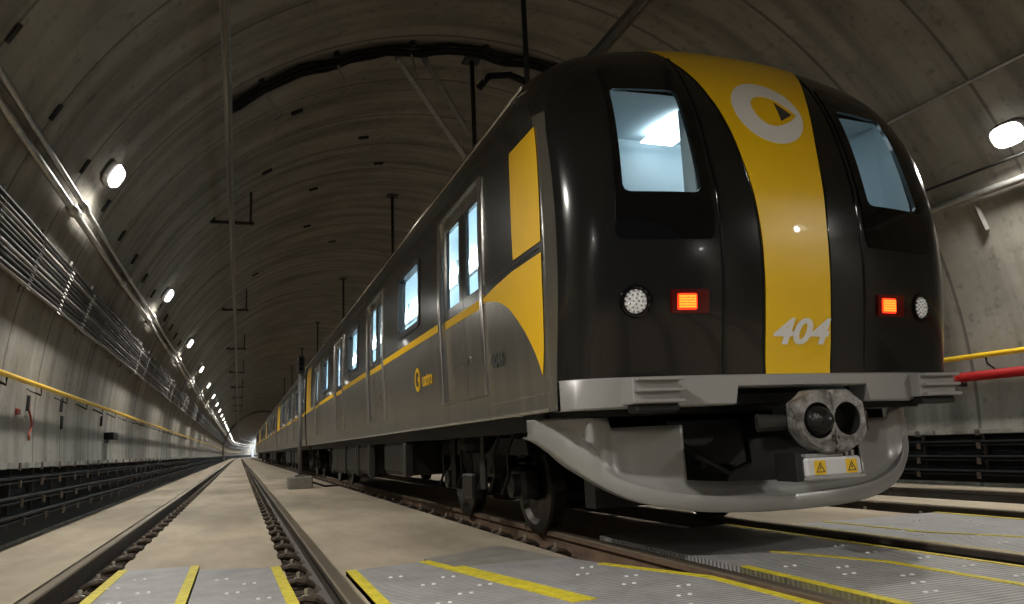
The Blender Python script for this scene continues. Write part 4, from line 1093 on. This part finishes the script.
# silver side post and swoosh panels
def side_dec(rowspec, d=-.005):
    return MB().grid([[side_pt(-1, q, z, d) for q in ys__] for z, ys__ in rowspec])
def yfront(z): return 3.90 + .03*abs(z-1.9) + (.05*max(0, z-2.2)/.3)
rr = []
for k in range(11):
    z = 1.80 + .715*k/10; a = lerp(z, [1.8, 2.0, 2.2, 2.4, 2.52], [3.925, 3.92, 3.925, 3.945, 3.975]); b = lerp(z, [1.8, 2.52], [4.40, 4.425]); rr.append((z, [a + (b-a)*q/5 for q in range(6)]))
for sg in (-1, 1):
    MB().grid([[side_pt(sg, q, z, -.005) for q in yy_] for z, yy_ in rr]).build('yellow_window_panel', M['yside'], lead)
rr = []
for k in range(26):
    z = 1.046 + (1.735-1.046)*k/25
    a = lerp(z, [1.04, 1.2, 1.4, 1.74], [4.035, 3.985, 3.955, 3.925]); b = spl(z, [1.046,1.12,1.19,1.265,1.34,1.43,1.521,1.58,1.625,1.645,1.686,1.737], [4.04,4.085,4.135,4.205,4.285,4.40,4.54,4.68,4.86,5.04,5.05,4.45])
    if z > 1.69: b = lerp(z, [1.69, 1.712, 1.737], [5.04, 4.75, 4.4])
    rr.append((z, [a + (b-a)*q/7 for q in range(8)]))
for sg in (-1, 1):
    MB().grid([[side_pt(sg, q, z, -.005) for q in yy_] for z, yy_ in rr]).build('yellow_swoosh', M['yside'], lead)
text_mesh('4046', .135, lambda a, b: side_pt(-1, 4.82-a, 1.215+b, -.008), 'number_4046', M['dark'], lead, bold=.003)
text_mesh('uatro', .185, lambda a, b: side_pt(-1, 6.86-a, 1.285+b, -.008), 'lettering', M['yside'], lead, bold=.003, width=.95)
rg = MB(); n_ = 40
rg.grid([[side_pt(-1, 7.27-(r_+.0)*math.cos(2*PI*k/n_), 1.31+r_*math.sin(2*PI*k/n_), -.006) for k in range(n_)] for r_ in (.115, .075)], close=True)
rg.add([side_pt(-1, 7.27-.02, 1.35, -.007), side_pt(-1, 7.27-.02, 1.27, -.007), side_pt(-1, 7.27-.09, 1.31, -.007)], [(0,1,2)])
rg.build('ring_logo', M['yside'], lead)

# ---- following cars
lab2 = ['second car of the metro train, right behind the lead car', 'third car of the metro train, behind two nearer cars', 'fourth car of the metro train, seen very obliquely', 'last visible car of the metro train at the far end']
C0 = 20.9
car2 = empty('train_car', (XC, C0, 0), lab2[0], 'train car', 'cars of the metro train')
make_car(car2, C0, 37.1, [21.75+.05, 25.7, 29.6, 33.4], [23.8, 27.65, 31.5], (34.6, 36.6), False)
bogie(car2, 23.2); bogie(car2, 34.8)
underboxes(car2, [(25.2, 27.2, .32, 1), (27.6, 28.6, .30, 1), (29.3, 32.3, .30, 1)])
for k in range(1, 4):
    c = copy_tree(car2); c.location = (XC, C0 + 16.5*k, 0); c['label'] = lab2[k]

# ------------------------------------------------------------ camera and world
f, yaw, pitch, roll = 765.716, 0.344242, 0.182135, -0.044247
fw = Vector((0.33190804, 0.92575781, 0.18113403)); rt = Vector((0.94311133, -0.32962043, -0.0434902)); upv = Vector((-0.01944408, -0.1852643, 0.98249634))
cam = D.cameras.new('camera'); co = D.objects.new('camera', cam); COL.objects.link(co)
m3 = Matrix((rt, upv, -fw)).transposed(); co.matrix_world = Matrix.Translation((0, 0, H)) @ m3.to_4x4()
cam.sensor_fit = 'HORIZONTAL'; cam.sensor_width = 36; cam.lens = 36*f/1024; cam.clip_start = .05; cam.clip_end = 1000
SC.camera = co
w = D.worlds.new('world'); SC.world = w; w.use_nodes = True
w.node_tree.nodes['Background'].inputs[0].default_value = (.5, .55, .6, 1); w.node_tree.nodes['Background'].inputs[1].default_value = .06
SC.view_settings.view_transform = 'Standard'; SC.view_settings.look = 'None'; SC.view_settings.gamma = 1; SC.view_settings.use_curve_mapping = False
SC.view_settings.exposure = 0.45
